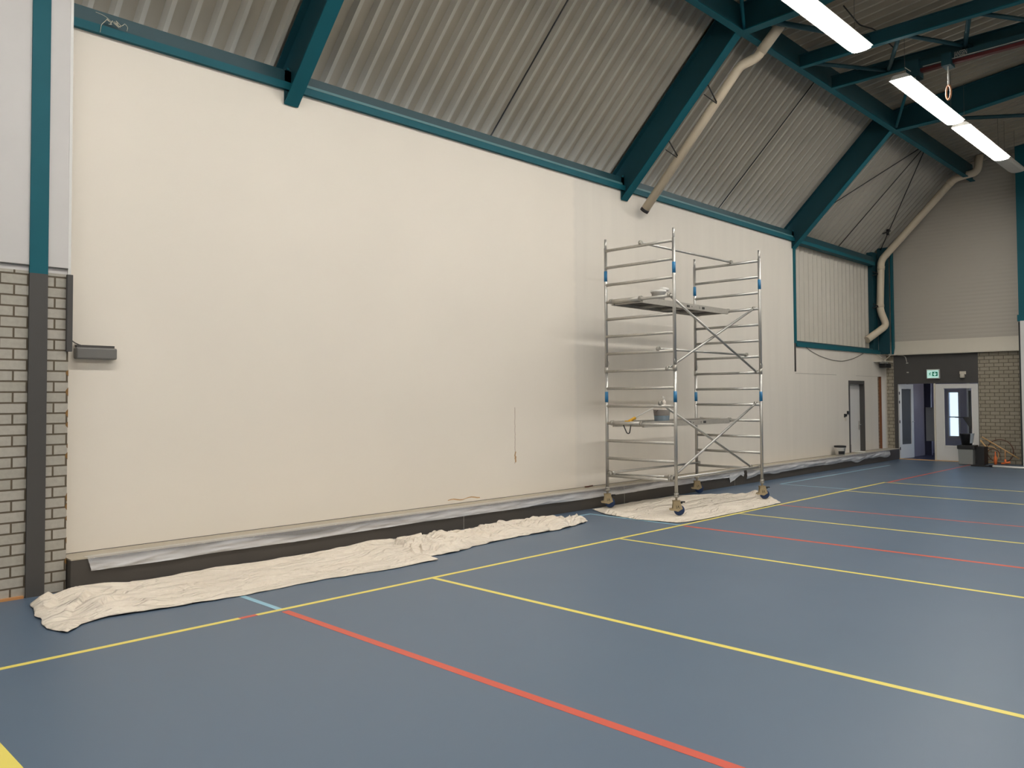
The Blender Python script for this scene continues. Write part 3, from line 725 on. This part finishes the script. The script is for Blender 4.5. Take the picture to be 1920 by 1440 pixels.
# exit sign
t = T('exit_sign', (XG-.06, 7.18, 2.22), 'lit green emergency exit sign on the dark lintel', 'sign')
t.add(MB().box(XG-.075, XG-.012, 7.015, 7.345, 2.225, 2.485), 'frame', plain('pale grey sign frame', lin(.45, .46, .44), .5), bevel=.008)
t.add(MB().box(XG-.079, XG-.074, 7.04, 7.325, 2.25, 2.455), 'light_panel', M['sign_on'])
t.add(MB().box(XG-.082, XG-.079, 7.06, 7.20, 2.295, 2.415), 'green_field', M['green'])
ar = [(-.012, .05), (.012, .05), (.012, 0), (.042, .018), (.042, -.005), (0, -.05), (-.042, -.005), (-.042, .018), (-.012, 0)]
t.add(MB().prism([(7.13+a, 2.352+b) for a, b in ar], 'X', XG-.086, XG-.082), 'arrow', M['sign_on'])
mn = MB()
def stroke(a, b, wd=.011):
    ay, az = a; by, bz = b; dy, dz = by-ay, bz-az; l = math.hypot(dy, dz); ny, nz = -dz/l*wd/2, dy/l*wd/2
    mn.prism([(ay+ny, az+nz), (by+ny, bz+nz), (by-ny, bz-nz), (ay-ny, az-nz)], 'X', XG-.082, XG-.079)
cy_, cz_ = 7.255, 2.352
mn.prism([(cy_-.012+.011*math.cos(2*PI*k/10), cz_+.045+.011*math.sin(2*PI*k/10)) for k in range(10)], 'X', XG-.082, XG-.079)
stroke((cy_-.006, cz_+.03), (cy_+.006, cz_-.008), .018)
stroke((cy_-.004, cz_+.028), (cy_-.028, cz_+.012)); stroke((cy_-.004, cz_+.028), (cy_+.02, cz_+.02)); stroke((cy_+.02, cz_+.02), (cy_+.028, cz_+.004))
stroke((cy_+.004, cz_-.005), (cy_-.022, cz_-.02)); stroke((cy_-.022, cz_-.02), (cy_-.022, cz_-.048)); stroke((cy_+.006, cz_-.005), (cy_+.026, cz_-.048))
t.add(mn, 'running_figure', M['green'])
t = T('alarm_sounder', (XG-.03, 6.46, 2.24), 'small white sounder on the dark lintel right of the exit sign', 'alarm')
t.add(MB().box(XG-.03, XG-.012, 6.385, 6.535, 2.33, 2.41), 'base', M['skirt'])
t.add(MB().lathe([(.055, 0), (.06, .05), (.045, .11), (.03, .12)], (XG-.07, 6.46, 2.235), 14), 'horn', M['skirt'])
t = T('conduit_hook', (XG-.03, 7.88, 2.6), 'thin bent grey conduit on the dark lintel near the corner', 'conduit')
t.add(MB().tube(smooth([(XG-.03, 8.10, 2.90), (XG-.03, 7.90, 2.88), (XG-.03, 7.86, 2.70)], .08), .012, 6), 'tube', M['alu_dull'])
t.add(MB().box(XG-.03, XG-.012, 7.83, 7.88, 2.66, 2.69), 'clip', M['alu_dull'])
t.add(MB().box(XG-.03, XG-.012, 7.82, 7.87, 2.40, 2.43), 'clip', M['alu_dull'])

# ------------------------------------------------------------------ things at the far doors
t = T('pedal_bin', (22.98, 6.1, 0), 'square grey waste bin with black lid before the glass door', 'bin')
t.add(MB().prism([(6.015, .01), (6.34, .01), (6.355, .40), (6.005, .40)], 'X', 22.82, 23.12), 'body', M['bin_grey'], bevel=.008)
t.add(MB().box(22.80, 23.16, 5.97, 6.37, .40, .50), 'lid', M['black'], bevel=.012)
t.add(MB().box(23.0, 23.35, 5.80, 6.0, 0, .46), 'rear_case', M['black'])
t = T('bucket', (23.0, 6.2, .50), 'black bucket with a pale bag over its rim, on the bin', 'bucket')
t.add(MB().lathe([(.115, .50), (.15, .76), (.16, .77), (.16, .79), (.13, .79)], (23.0, 6.19, 0), 20), 'body', M['black'])
bg_ = MB(); n = 8
for k in range(n):
    a0, a1 = PI*(1.25+.35*k/n), PI*(1.25+.35*(k+1)/n)
    q = []
    for a, z, r_ in ((a0, .55, .135), (a1, .55, .135), (a1, .80, .172), (a0, .80, .172)): q.append((23.0+r_*math.cos(a), 6.19+r_*math.sin(a), z))
    bg_.quad(*q)
t.add(bg_, 'bag', plain('pale blue bag', lin(.35, .40, .46), .4), solid=.004)
t = T('wooden_pole', (23.6, 5.6, 0), 'long pale wooden pole leaning slantwise against the far bricks', 'pole')
t.add(MB().tube([(23.62, 6.00, .69), (23.62, 5.17, .16)], .016, 8), 'shaft', M['pine'])
t = T('wooden_mallet', (23.5, 5.9, .0), 'short pale wooden handle leaning on the hoop below the long pole', 'stick')
t.add(MB().tube([(23.60, 6.03, .60), (23.56, 5.83, .33)], .02, 8), 'shaft', M['pine'])
t = T('wooden_pole', (23.4, 6.0, 0), 'short pole lying slantwise from the floor to the bin', 'pole')
t.add(MB().tube([(23.35, 6.15, .02), (23.5, 5.90, .19)], .016, 8), 'shaft', M['pine'])
def hoop(c, r, a0, a1, mat, label, rr=.012):
    pts = [(c[0], c[1]+r*math.cos(a0+(a1-a0)*k/30), c[2]+r*math.sin(a0+(a1-a0)*k/30)) for k in range(31)]
    o = MB().tube(pts, rr, 7).build('wooden_hoop', mat); tag(o, label, 'hoop')
hoop((23.66, 5.60, .33), .30, 0, 2*PI, M['dark_wood'], 'large dark wooden hoop standing against the far bricks')
hoop((23.60, 5.83, .24), .21, 0, 2*PI, M['pine'], 'pale wooden hoop beside the waste bin')
hoop((23.50, 5.72, .24), .15, -.3, PI+.3, M['dark_wood'], 'small dark bent hoop in front of the pale hoop')
t = T('hockey_stick', (23.45, 5.70, 0), 'upright orange stick with a thick blade between the hoops', 'stick')
t.add(MB().lathe([(.035, .0), (.04, .12), (.034, .19), (.014, .24), (.012, .33)], (23.45, 5.66, 0), 12), 'blade', M['orange_pl'])
t = T('hockey_stick', (23.45, 5.45, 0), 'upright thin stick with an orange curved foot right of the hoops', 'stick')
t.add(MB().tube([(23.45, 5.44, .36), (23.45, 5.44, .10)], .012, 8), 'shaft', M['orange_wood'])
t.add(MB().tube(smooth([(23.45, 5.44, .14), (23.45, 5.44, .05), (23.45, 5.33, .07)], .04), .025, 8).tube([(23.45, 5.44, .045), (23.45, 5.53, .03)], .022, 8), 'blade', M['orange_pl'])
tag(MB().box(22.48, 22.62, 5.55, 5.97, .001, .03).build('doormat_roll', M['black']), 'flat black strip on the floor before the waste bin', 'strip')
t = T('floor_pole', (22.4, 5.2, 0), 'white round pole lying on the floor at the right edge', 'pole')
t.add(MB().tube([(22.46, 5.48, .03), (22.25, 4.3, .03)], .027, 12), 'shaft', M['white_pl'])
t.add(MB().tube([(22.475, 5.56, .03), (22.46, 5.48, .03)], .028, 12), 'end_cap', M['black'])

# paint bucket and lid on the ledge
t = T('paint_bucket', (20.3, 8.25, ZL), 'white paint bucket with black lid on the taped ledge', 'bucket')
bk = (20.02, 8.22, ZL)
t.add(MB().lathe([(.105, .014), (.13, .20), (.135, .205)], bk, 20), 'body', M['white_pl'])
t.add(MB().lathe([(.142, .20), (.142, .24), (.10, .245)], bk, 20), 'lid', M['black'])
lab = MB(); n = 10
for k in range(n):
    a0, a1 = PI*(1.02+.42*k/n), PI*(1.02+.42*(k+1)/n)
    r0, r1 = .113, .124
    lab.quad((bk[0]+r0*math.cos(a0), bk[1]+r0*math.sin(a0), ZL+.03), (bk[0]+r0*math.cos(a1), bk[1]+r0*math.sin(a1), ZL+.03), (bk[0]+r1*math.cos(a1), bk[1]+r1*math.sin(a1), ZL+.11), (bk[0]+r1*math.cos(a0), bk[1]+r1*math.sin(a0), ZL+.11))
t.add(lab, 'label_patch', M['black'], 'black printed area of the label', solid=.003)
lab = MB()
for k in range(5):
    a0, a1 = PI*(1.36+.04*k), PI*(1.36+.04*(k+1)); r = .1295
    for z0 in (.13, .165): lab.quad((bk[0]+r*math.cos(a0), bk[1]+r*math.sin(a0), ZL+z0), (bk[0]+r*math.cos(a1), bk[1]+r*math.sin(a1), ZL+z0), (bk[0]+r*math.cos(a1), bk[1]+r*math.sin(a1), ZL+z0+.008), (bk[0]+r*math.cos(a0), bk[1]+r*math.sin(a0), ZL+z0+.008))
    lab.quad((bk[0]+r*math.cos(a0), bk[1]+r*math.sin(a0), ZL+.13), (bk[0]+r*math.cos(PI*1.37), bk[1]+r*math.sin(PI*1.37), ZL+.13), (bk[0]+r*math.cos(PI*1.37), bk[1]+r*math.sin(PI*1.37), ZL+.17), (bk[0]+r*math.cos(PI*1.36), bk[1]+r*math.sin(PI*1.36), ZL+.17)) if k == 0 else None
t.add(lab, 'label_print', M['black'], solid=.002)
tag(MB().lathe([(.15, 0), (.155, .012), (.14, .02)], (21.3, 8.25, ZL+.010), 24).build('white_disc', M['white_pl']), 'round white bucket lid lying on the ledge by the narrow door', 'lid')

# ------------------------------------------------------------------ masking film on the ledge
def film(x0, x1, drop, bulge, seed, label, ragged=0, tail=False):
    t = T('masking_film', ((x0+x1)/2, YL, ZL-.14), label, 'plastic film', 'masking films on the ledge')
    nx = int((x1-x0)*26); mb = MB(); rows = []
    for i in range(nx+1):
        x = x0+(x1-x0)*i/nx
        dd = drop*(1+.16*noise.noise(Vector((x*.8, seed, 0))))+ragged*max(0, noise.noise(Vector((x*1.3, seed, 5))))
        e = min(1, (x1-x)/.35) if tail else 1
        if tail and x1-x < .55: dd = drop*(.5+1.3*(x1-x)/.55) if x1-x > .15 else drop*.7+.35*(.15-(x1-x))
        k = min(1, max(0, (x-x0)/.1)); row = []
        ks = 12
        for j in range(ks+1):
            u = j/ks
            if j == 0: p = (8.20, ZL+.004)
            elif j == 1: p = (8.14, ZL+.005+.004*abs(noise.noise(Vector((x*7, seed, 3)))))
            elif j == 2: p = (YL-.012, ZL+.004)
            else:
                v = (j-2)/(ks-2)
                b = bulge*math.sin(PI*min(1, v*1.0))*(.35+1.3*abs(noise.noise(Vector((x*1.7+v*.8, seed+1, v*1.5)))))
                b += .022*abs(noise.noise(Vector((x*6+v*3, v*4, seed))))+.009*abs(noise.noise(Vector((x*17+v*9, v*9, seed))))
                p = (YL-.014-b, ZL-.002-dd*v)
            xx = x+(.04*(j/ks) if i == 0 else 0)
            row.append(mb.bm.verts.new((xx, p[0], p[1])))
        rows.append(row)
    for A_, B_ in zip(rows, rows[1:]):
        for j in range(len(A_)-1):
            f = mb.bm.faces.new((A_[j], B_[j], B_[j+1], A_[j+1])); f.smooth = True
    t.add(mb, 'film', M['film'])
    tp = MB(); tp.box(x0, x1, YL-.004+.012, 8.165, ZL+.0005, ZL+.0025)
    t.add(tp, 'tape', M['tape'])
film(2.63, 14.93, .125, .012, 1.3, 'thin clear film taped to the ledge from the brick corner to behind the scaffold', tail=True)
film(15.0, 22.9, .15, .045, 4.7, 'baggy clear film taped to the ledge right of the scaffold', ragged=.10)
tag(MB().tube([(10.24, 8.36, ZL+.012), (10.30, 8.33, ZL+.016), (10.36, 8.37, ZL+.012), (10.42, 8.34, ZL+.02)], .012, 6).build('tape_scrap', M['dark_wood']), 'small crumpled scrap of brown tape on the ledge', 'tape')

# ------------------------------------------------------------------ dust sheets
def resample(P, n):
    P = [Vector((a, b)) for a, b in P]; L_ = [0]
    for a, b in zip(P, P[1:]): L_.append(L_[-1]+(b-a).length)
    res = []
    for i in range(n+1):
        s_ = L_[-1]*i/n; k = 0
        while k < len(L_)-2 and L_[k+1] < s_: k += 1
        f = (s_-L_[k])/max(1e-6, L_[k+1]-L_[k]); res.append(P[k].lerp(P[k+1], f))
    return res
def ridge(p, o=4):
    a, f, s_ = 1, 1, 0
    for k in range(o):
        s_ += a*(1-abs(noise.noise(p*f))*2.0)**3 if True else 0
        a *= .5; f *= 2.1
    return s_
def cloth(name, front, back, nu, nv, hfun, label, ymax=8.085, seed=0, wob=.012):
    F = resample(front, nu); Bk = resample(back, nu); mb = MB(); rows = []
    for i in range(nu+1):
        row = []
        for j in range(nv+1):
            v = j/nv; u = i/nu; p = F[i].lerp(Bk[i], v)
            e = min(1, min(v, 1-v)*nv/3, min(u, 1-u)*nu/3)
            edge = min(min(v, 1-v)/.12, min(u*(nu/nv), (1-u)*(nu/nv))/.12, 1)
            wx_ = wob*noise.noise(Vector((p.x*6, p.y*6, seed+9))); wy_ = wob*noise.noise(Vector((p.x*6, p.y*6, seed+19)))
            x, y = p.x+wx_*2, min(p.y+wy_*2, ymax)
            h = hfun(x, y, u, v)*(.18+.82*max(0, edge)**.7)
            if e < .3: h += .010*max(0, noise.noise(Vector((x*5, y*5, seed))))
            row.append(mb.bm.verts.new((x, y, .0045+max(0, h))))
        rows.append(row)
    for A_, B_ in zip(rows, rows[1:]):
        for j in range(nv):
            f = mb.bm.faces.new((A_[j], B_[j], B_[j+1], A_[j+1])); f.smooth = True
    o = mb.build(name, M['cloth'], solid=.004); tag(o, label, 'dust sheet', 'cotton dust sheets on the floor'); return o
def folds(x, y, sx, sy, ang, seed, p=6):
    """long sharp creases: thin ridges where a stretched noise crosses zero"""
    c, d = math.cos(ang), math.sin(ang)
    u, v = (x*c+y*d)*sx, (-x*d+y*c)*sy
    wv = noise.noise(Vector((u*.7, v*.5, seed+3)))*.9
    n_ = noise.noise(Vector((u, v+wv, seed)))
    return math.exp(-(n_*p)**2)
def pleat(x, y, sx, sy, ang, seed, k):
    """fold-over lines: height climbs gently and drops off sharply"""
    c, d = math.cos(ang), math.sin(ang)
    u, v = (x*c+y*d)*sx, (-x*d+y*c)*sy
    n_ = (noise.noise(Vector((u, v, seed)))+.35*noise.noise(Vector((u*2.3, v*1.7, seed+4))))*k
    f = n_-math.floor(n_)
    return f/.88 if f < .88 else (1-f)/.12
def h1(x, y, u, v):
    b = .003+.022*pleat(x, y, .35, 1.9, .05, 12.3, 2.2)*(.5+noise.noise(Vector((x*.8, y*2, 7))))+.016*folds(x, y, .32, 2.1, .03, 1.1, 7)+.014*folds(x, y, .5, 3.6, -.05, 5.1, 9)+.003*folds(x, y, 1.6, 3, .3, 2.1, 6)
    left = math.exp(-((x-2.45)/.40)**2)
    b += left*(.050*pleat(x, y, 1.0, 1.5, .9, 4.2, 2.6)+.022*folds(x, y, 1.2, 2.6, -.35, 9.2, 5))
    b += .050*math.exp(-((v-.82)/.05)**2)*max(0, .5+.9*noise.noise(Vector((x*.7, 3, 1))))
    b += .03*max(0, (x-5.3)/.6)
    return b
def h2(x, y, u, v):
    b = .014*math.sin(PI*v)+.040*pleat(x, y, 1.0, 2.4, .15, 2.7, 3.6)
    b += .030*folds(x, y, .8, 2.6, .12, 7.7, 5.5)+.032*folds(x, y, 1.1, 4.2, -.22, 3.3, 7)+.010*folds(x, y, 2.5, 4.5, .6, 8.8, 5)
    hump = .075*math.exp(-((x-6.15)/.40)**2)+.045*math.exp(-((x-8.55)/.35)**2)
    return b+hump*math.sin(PI*min(1, v*1.1))*(.45+.75*pleat(x, y, 1.5, 2.2, .7, 1.9, 3.0))
def h3(x, y, u, v):
    c = .10*math.exp(-((x-13.30)/.12)**2-((y-6.95)/.16)**2)
    l = .05*math.exp(-((x-9.8)/.13)**2-((y-7.5)/.2)**2)
    q = min(math.hypot(x-a-.03, y-b+.03) for a in (10.27, 12.92) for b in (6.65, 7.925))
    q = min(1, max(0, (q-.07)/.16)); q = .06+.94*q*q*(3-2*q)
    return q*(.002+.014*pleat(x, y, .35, 1.8, .06, 8.3, 2.0)*(.5+noise.noise(Vector((x*.8, y*2, 3))))+.014*folds(x, y, .4, 2.1, .06, 3.3, 7)+.012*folds(x, y, .6, 3.2, -.12, 6.3, 9)+.004*folds(x, y, 2, 2.4, .5, 1.3, 7)+c+l)
cloth('dust_sheet', [(1.97, 6.93), (2.06, 6.70), (2.20, 6.86), (2.42, 6.95), (2.82, 6.89), (3.5, 6.82), (4.35, 6.85), (5.13, 6.76), (5.75, 6.77)],
      [(2.10, 7.85), (2.28, 8.02), (2.62, 8.06), (3.16, 8.06), (3.96, 8.06), (4.96, 8.07), (5.64, 8.07), (6.15, 8.05)], 420, 110, h1,
      'long flat cotton dust sheet starting at the brick wall, partly under the rumpled one', seed=1)
cloth('dust_sheet', [(5.62, 7.06), (5.75, 6.99), (5.97, 6.95), (6.23, 6.95), (6.57, 7.06), (7.29, 7.13), (8.16, 7.10), (8.75, 7.22), (9.0, 7.30)],
      [(5.90, 8.04), (6.15, 8.06), (6.67, 7.92), (7.28, 7.90), (8.13, 7.96), (8.5, 7.95), (8.75, 7.56), (9.05, 7.45)], 400, 120, h2,
      'rumpled cotton dust sheet heaped along the ledge, left of the scaffold', seed=2)
cloth('dust_sheet', [(9.60, 6.86), (9.72, 6.28), (10.10, 6.19), (11.17, 6.19), (12.1, 6.19), (12.72, 6.22), (13.35, 6.72)],
      [(9.72, 7.55), (10.0, 8.02), (10.6, 8.05), (11.7, 8.05), (12.5, 8.0), (13.2, 7.55), (13.42, 6.95)], 300, 130, h3,
      'spread cotton dust sheet under the four scaffold castors', seed=3)

# ------------------------------------------------------------------ scaffold tower
X0, X1, Y0, Y1 = 10.27, 12.92, 6.65, 7.925
sc = T('scaffold_tower', ((X0+X1)/2, (Y0+Y1)/2, 0), 'aluminium mobile scaffold tower with two platforms before the cream wall', 'scaffold')
RZ = [.525+.2750*k for k in range(14)]
R = .0255
CL = .014
for ip, (x, y) in enumerate(((X0, Y1), (X0, Y0), (X1, Y1), (X1, Y0))):
    p = sc.add(MB().tube([(x, y, .34), (x, y, 2.20)], R, 14).tube([(x, y, 2.235), (x, y, 4.14)], R, 14), 'post', M['alu'])
    sc.add(MB().tube([(x, y, 4.10), (x, y, 4.285)], .0205, 12), 'spigot', M['alu'], parent=p)
    sc.add(MB().tube([(x, y, 2.15), (x, y, 2.24)], .031, 12), 'joint_sleeve', M['steel_zinc'], parent=p)
    sc.add(MB().tube([(x-.04, y-.02, 2.33), (x-.03, y-.03, 2.27), (x+.0, y-.034, 2.26), (x+.03, y-.028, 2.29), (x+.036, y-.01, 2.34)], .004, 6), 'joint_clip', M['steel_zinc'], parent=p)
    for z0, z1 in ((1.685, 1.85), (3.61, 3.775)):
        sc.add(MB().tube([(x, y, z0), (x, y, z1)], .0275, 14), 'colour_sleeve', M['tape_blue'], 'blue sleeve', parent=p)
    # adjustable leg and castor
    q = sc.add(MB().tube([(x, y, .235), (x, y, .36)], .0165, 12).tube([(x, y, .31), (x, y, .345)], .034, 12)
           .box(x-.055, x+.055, y-.012, y+.012, .285, .305).tube([(x, y, .275), (x, y, .31)], .030, 12), 'leg_nut', M['steel_zinc'])
    ca = -PI/4; ux, uy = math.cos(ca), math.sin(ca)   # castors trail towards the open hall
    Mx = Matrix.Translation((x, y, 0)) @ Matrix.Rotation(ca, 4, 'Z')
    cs = MB()
    for s_ in (-1, 1):
        pl_ = [(-.055, .235), (.05, .235), (.055, .20), (.085, .115), (.015, .075), (-.02, .085), (-.10, .095), (-.10, .118), (-.06, .125), (-.05, .20)]
        A_ = [cs.bm.verts.new(Mx @ Vector((a, s_*.030, b))) for a, b in pl_]; B_ = [cs.bm.verts.new(Mx @ Vector((a, s_*.036, b))) for a, b in pl_]
        cs.bm.faces.new(A_); cs.bm.faces.new(list(reversed(B_)))
        for k in range(len(pl_)): cs.bm.faces.new((A_[k], A_[(k+1) % len(pl_)], B_[(k+1) % len(pl_)], B_[k]))
    cs.box(-.055, .05, -.036, .036, .225, .24, Mx)
    c = sc.add(cs, 'castor', M['castor_tan'], 'tan castor housing')
    wh = MB(); n = 28; wc = (.04, .094)
    prof = [(0, -.022), (.07, -.022), (.077, -.016), (.08, 0), (.077, .016), (.07, .022), (0, .022)]
    rings = []
    for r_, h_ in prof:
        rings.append([wh.bm.verts.new(Mx @ Vector((wc[0]+max(r_, .001)*math.cos(2*PI*k/n), h_, wc[1]+max(r_, .001)*math.sin(2*PI*k/n)))) for k in range(n)])
    for A_, B_ in zip(rings, rings[1:]):
        for k in range(n): wh.bm.faces.new((A_[k], A_[(k+1) % n], B_[(k+1) % n], B_[k])).smooth = True
    sc.add(wh, 'wheel', M['wheel_blue'], 'dark blue castor wheel', parent=c)
    br_ = MB().box(.045, .085, -.02, .02, .19, .215, Mx).box(.07, .125, -.018, .018, .205, .222, Mx)
    sc.add(br_, 'brake_pedal', M['black_rubber'], 'black brake pedal', parent=c)
    mk = MB()
    for a, b in (((-.01, .165), (-.005, .12)), ((.02, .165), (.008, .125)), ((.02, .165), (.036, .12))):
        for s_ in (-1,):
            A_ = Mx @ Vector((a[0], s_*.0375, a[1])); B_ = Mx @ Vector((b[0], s_*.0375, b[1])); mk.tube([A_, B_], .0028, 5)
    sc.add(mk, 'castor_mark', M['black'], parent=c)
for x in (X0, X1):
    for z in RZ:
        sc.add(MB().tube([(x, Y0, z), (x, Y1, z)], .0235 if x == X0 else .0225, 12), 'rung', M['alu_dull'] if x == X0 else M['alu'])
def brace(a, b, label=None, r=.019):
    a, b = Vector(a), Vector(b); d = (b-a).normalized()
    p = sc.add(MB().tube([a+d*.05, b-d*.05], r, 12), 'brace', M['alu'], label)
    for e, s_ in ((a, 1), (b, -1)):
        h = MB(); c = e
        h.tube([c+Vector((0, -.02, 0)), c+Vector((0, .02, 0))], .034, 10)
        h.tube([c, c+d*s_*.09], .016, 8)
        sc.add(h, 'hook', M['steel_zinc'], parent=p)
xi0, xi1 = X0, X1
brace((X0-.015, Y0+.075, RZ[10]+.01), (X1, Y0+.075, RZ[6]+.01))
brace((X0-.015, Y0+.12, RZ[6]+.01), (X1, Y0+.11, RZ[10]+.01))
brace((X0-.015, 7.235, RZ[13]+.04), (X1, 7.18, RZ[13]+.04))
brace((X0-.015, 6.93, RZ[7]+.04), (X1, 6.91, RZ[7]+.04))
brace((X0-.015, 6.90, RZ[4]+.045), (X1, 6.86, RZ[0]+.03))
brace((X0-.015, Y0+.09, RZ[0]+.02), (X1, Y0+.10, RZ[4]+.02))
brace((X0, Y1-.06, RZ[0]+.045), (X1, Y1-.04, RZ[0]+.045))
brace((X0-.015, Y0+.05, RZ[0]+.03), (X1, Y0+.05, RZ[0]+.03), r=.022)
brace((X0, Y1-.08, RZ[0]+.03), (X0+.05, Y0+.14, RZ[0]+.045), r=.012)
for kz, nm in ((10, 'upper platform deck'), (3, 'lower platform deck')):
    z = RZ[kz]; ya, yb = 7.235, 7.835
    fr = MB()
    fr.box(X0+.03, X1-.03, ya, ya+.035, z-.055, z+.035).box(X0+.03, X1-.03, yb-.035, yb, z-.055, z+.035)
    for xx in (X0+.05, X0+.75, X0+1.35, X0+1.95, X1-.09): fr.box(xx, xx+.045, ya+.035, yb-.035, z-.045, z-.01)
    p = sc.add(fr, 'platform', M['alu_dull'], nm)
    sc.add(MB().box(X0+.05, X1-.05, ya+.03, yb-.03, z-.008, z+.014), 'deck_board', M['ply'], parent=p)
    for xx in (X0, X1):
        sc.add(MB().tube([(xx, ya, z+.006), (xx, yb, z+.006)], .034, 14), 'end_tube', M['alu_dull'], parent=p)
    hk = MB()
    for xx in (X0, X1):
        for yy in (ya+.02, yb-.02): hk.tube([(xx, yy-.022, z+.008), (xx, yy+.022, z+.008)], .040, 12)
    sc.add(hk, 'claw', M['steel_zinc'], parent=p)
    lb_ = MB()
    for xx in (11.55, 12.02):
        for k in range(4): lb_.box(xx+.022*k, xx+.022*k+.015, ya-.002, ya, z-.03, z+.008)
    lb_.box(11.70, 11.715, ya-.002, ya, z-.02, z-.005).box(11.94, 11.955, ya-.002, ya, z-.01, z+.005).box(11.94, 11.955, ya-.002, ya, z-.03, z-.018)
    sc.add(lb_, 'sticker', M['black'], 'black printed marks', parent=p)
ZD1, ZD2 = RZ[10]+.014, RZ[3]+.014

# things on the platforms
t = T('paint_tub', (10.98, 7.38, ZD1), 'white paint tub with a small roller on its rim, on the upper platform', 'tub')
t.add(MB().lathe([(.095, 0), (.112, .15), (.128, .155), (.128, .185), (.112, .19), (.10, .12)], (10.95, 7.385, ZD1), 22), 'tub_body', M['white_pl'])
t.add(MB().lathe([(.030, -.09), (.030, .09)], (11.04, 7.33, ZD1+.215), 14, 'X'), 'roller_sleeve', M['white_pl'])
t = T('paint_bucket', (11.05, 7.40, ZD2), 'milky bucket with grey blue paint on the lower platform', 'bucket')
c = (11.06, 7.42, ZD2)
t.add(MB().lathe([(.115, 0), (.135, .19), (.141, .192), (.141, .205), (.130, .205), (.126, .15)], c, 24), 'body', M['bucket_clear'])
t.add(MB().lathe([(.1165, .005), (.126, .10)], c, 24, caps=False), 'paint_level', M['paint_blue'], 'grey blue paint showing through the wall')
t.add(MB().tube([(c[0]+.137*math.cos(a), c[1]+.137*math.sin(a)*.9-.02, c[2]+.19-.10*math.sin(a)*1) for a in [PI*k/12 for k in range(13)]], .003, 5), 'handle', M['black'])
t = T('spray_bottle', (11.15, 7.38, ZD2+.02), 'white bottle standing in the bucket on the lower platform', 'bottle')
t.add(MB().lathe([(.032, .03), (.034, .05), (.034, .31), (.028, .335), (.012, .345), (.012, .36)], (11.13, 7.42, ZD2), 16), 'body', plain('cream bottle', lin(.76, .68, .60), .4))
t.add(MB().tube(smooth([(11.13, 7.42, ZD2+.35), (11.12, 7.42, ZD2+.405), (11.08, 7.42, ZD2+.395)], .02), .008, 8), 'nozzle', M['white_pl'])
t = T('roller_pole', (10.6, 7.5, ZD2), 'thin pale roller pole with a yellow coupling leaning across the lower platform', 'roller pole')
t.add(MB().tube([(10.36, 7.50, ZD2+.05), (10.90, 7.36, ZD2+.28)], .0095, 8), 'shaft', M['white_pl'])
t.add(MB().tube([(10.30, 7.515, ZD2+.022), (10.42, 7.485, ZD2+.075)], .024, 10), 'coupling', M['yellow_pl'])
t.add(MB().box(10.25, 10.32, 7.46, 7.56, ZD2+.002, ZD2+.035), 'roller_frame', M['yellow_pl'])
tag(MB().tube(smooth([(10.215, 7.56, RZ[3]-.02), (10.225, 7.50, RZ[3]-.15), (10.22, 7.45, RZ[3]-.15), (10.215, 7.42, RZ[3]-.02)], .03), .009, 8).build('hanging_strap', M['black']), 'black strap loop hanging below the lower platform edge', 'strap')

# ------------------------------------------------------------------ world (daylight outside the lobby window)
wd = bpy.data.worlds.new('daylight'); SC.world = wd; wd.use_nodes = True
bg = wd.node_tree.nodes['Background']; sky = wd.node_tree.nodes.new('ShaderNodeTexSky')
sky.sky_type = 'HOSEK_WILKIE'; sky.turbidity = 6; sky.sun_direction = (-.5, -.5, .7)
wd.node_tree.links.new(sky.outputs[0], bg.inputs['Color']); bg.inputs['Strength'].default_value = 14.0

# ------------------------------------------------------------------ camera
cd = bpy.data.cameras.new('camera'); cam = bpy.data.objects.new('camera', cd); COL.objects.link(cam); SC.camera = cam
y_, p_, r_ = math.radians(44.399), math.radians(1.7343), math.radians(-.2839)
Fw = Vector((math.cos(p_)*math.cos(y_), math.cos(p_)*math.sin(y_), math.sin(p_)))
R0 = Fw.cross(Vector((0, 0, 1))).normalized(); U0 = R0.cross(Fw)
Rt = R0*math.cos(r_)+U0*math.sin(r_); Up = U0*math.cos(r_)-R0*math.sin(r_)
Mc = Matrix((Rt, Up, -Fw)).transposed().to_4x4(); Mc.translation = (0, 0, 1.76)
cam.matrix_world = Mc
cd.sensor_fit = 'HORIZONTAL'; cd.sensor_width = 36; cd.lens = 1516.72/1920*36
cd.shift_x = (960-957.87)/1920; cd.shift_y = (700.24-720)/1920
cd.clip_start = .05; cd.clip_end = 200

vs = SC.view_settings
vs.view_transform = 'Standard'; vs.look = 'None'; vs.gamma = 1; vs.exposure = 0; vs.use_curve_mapping = False
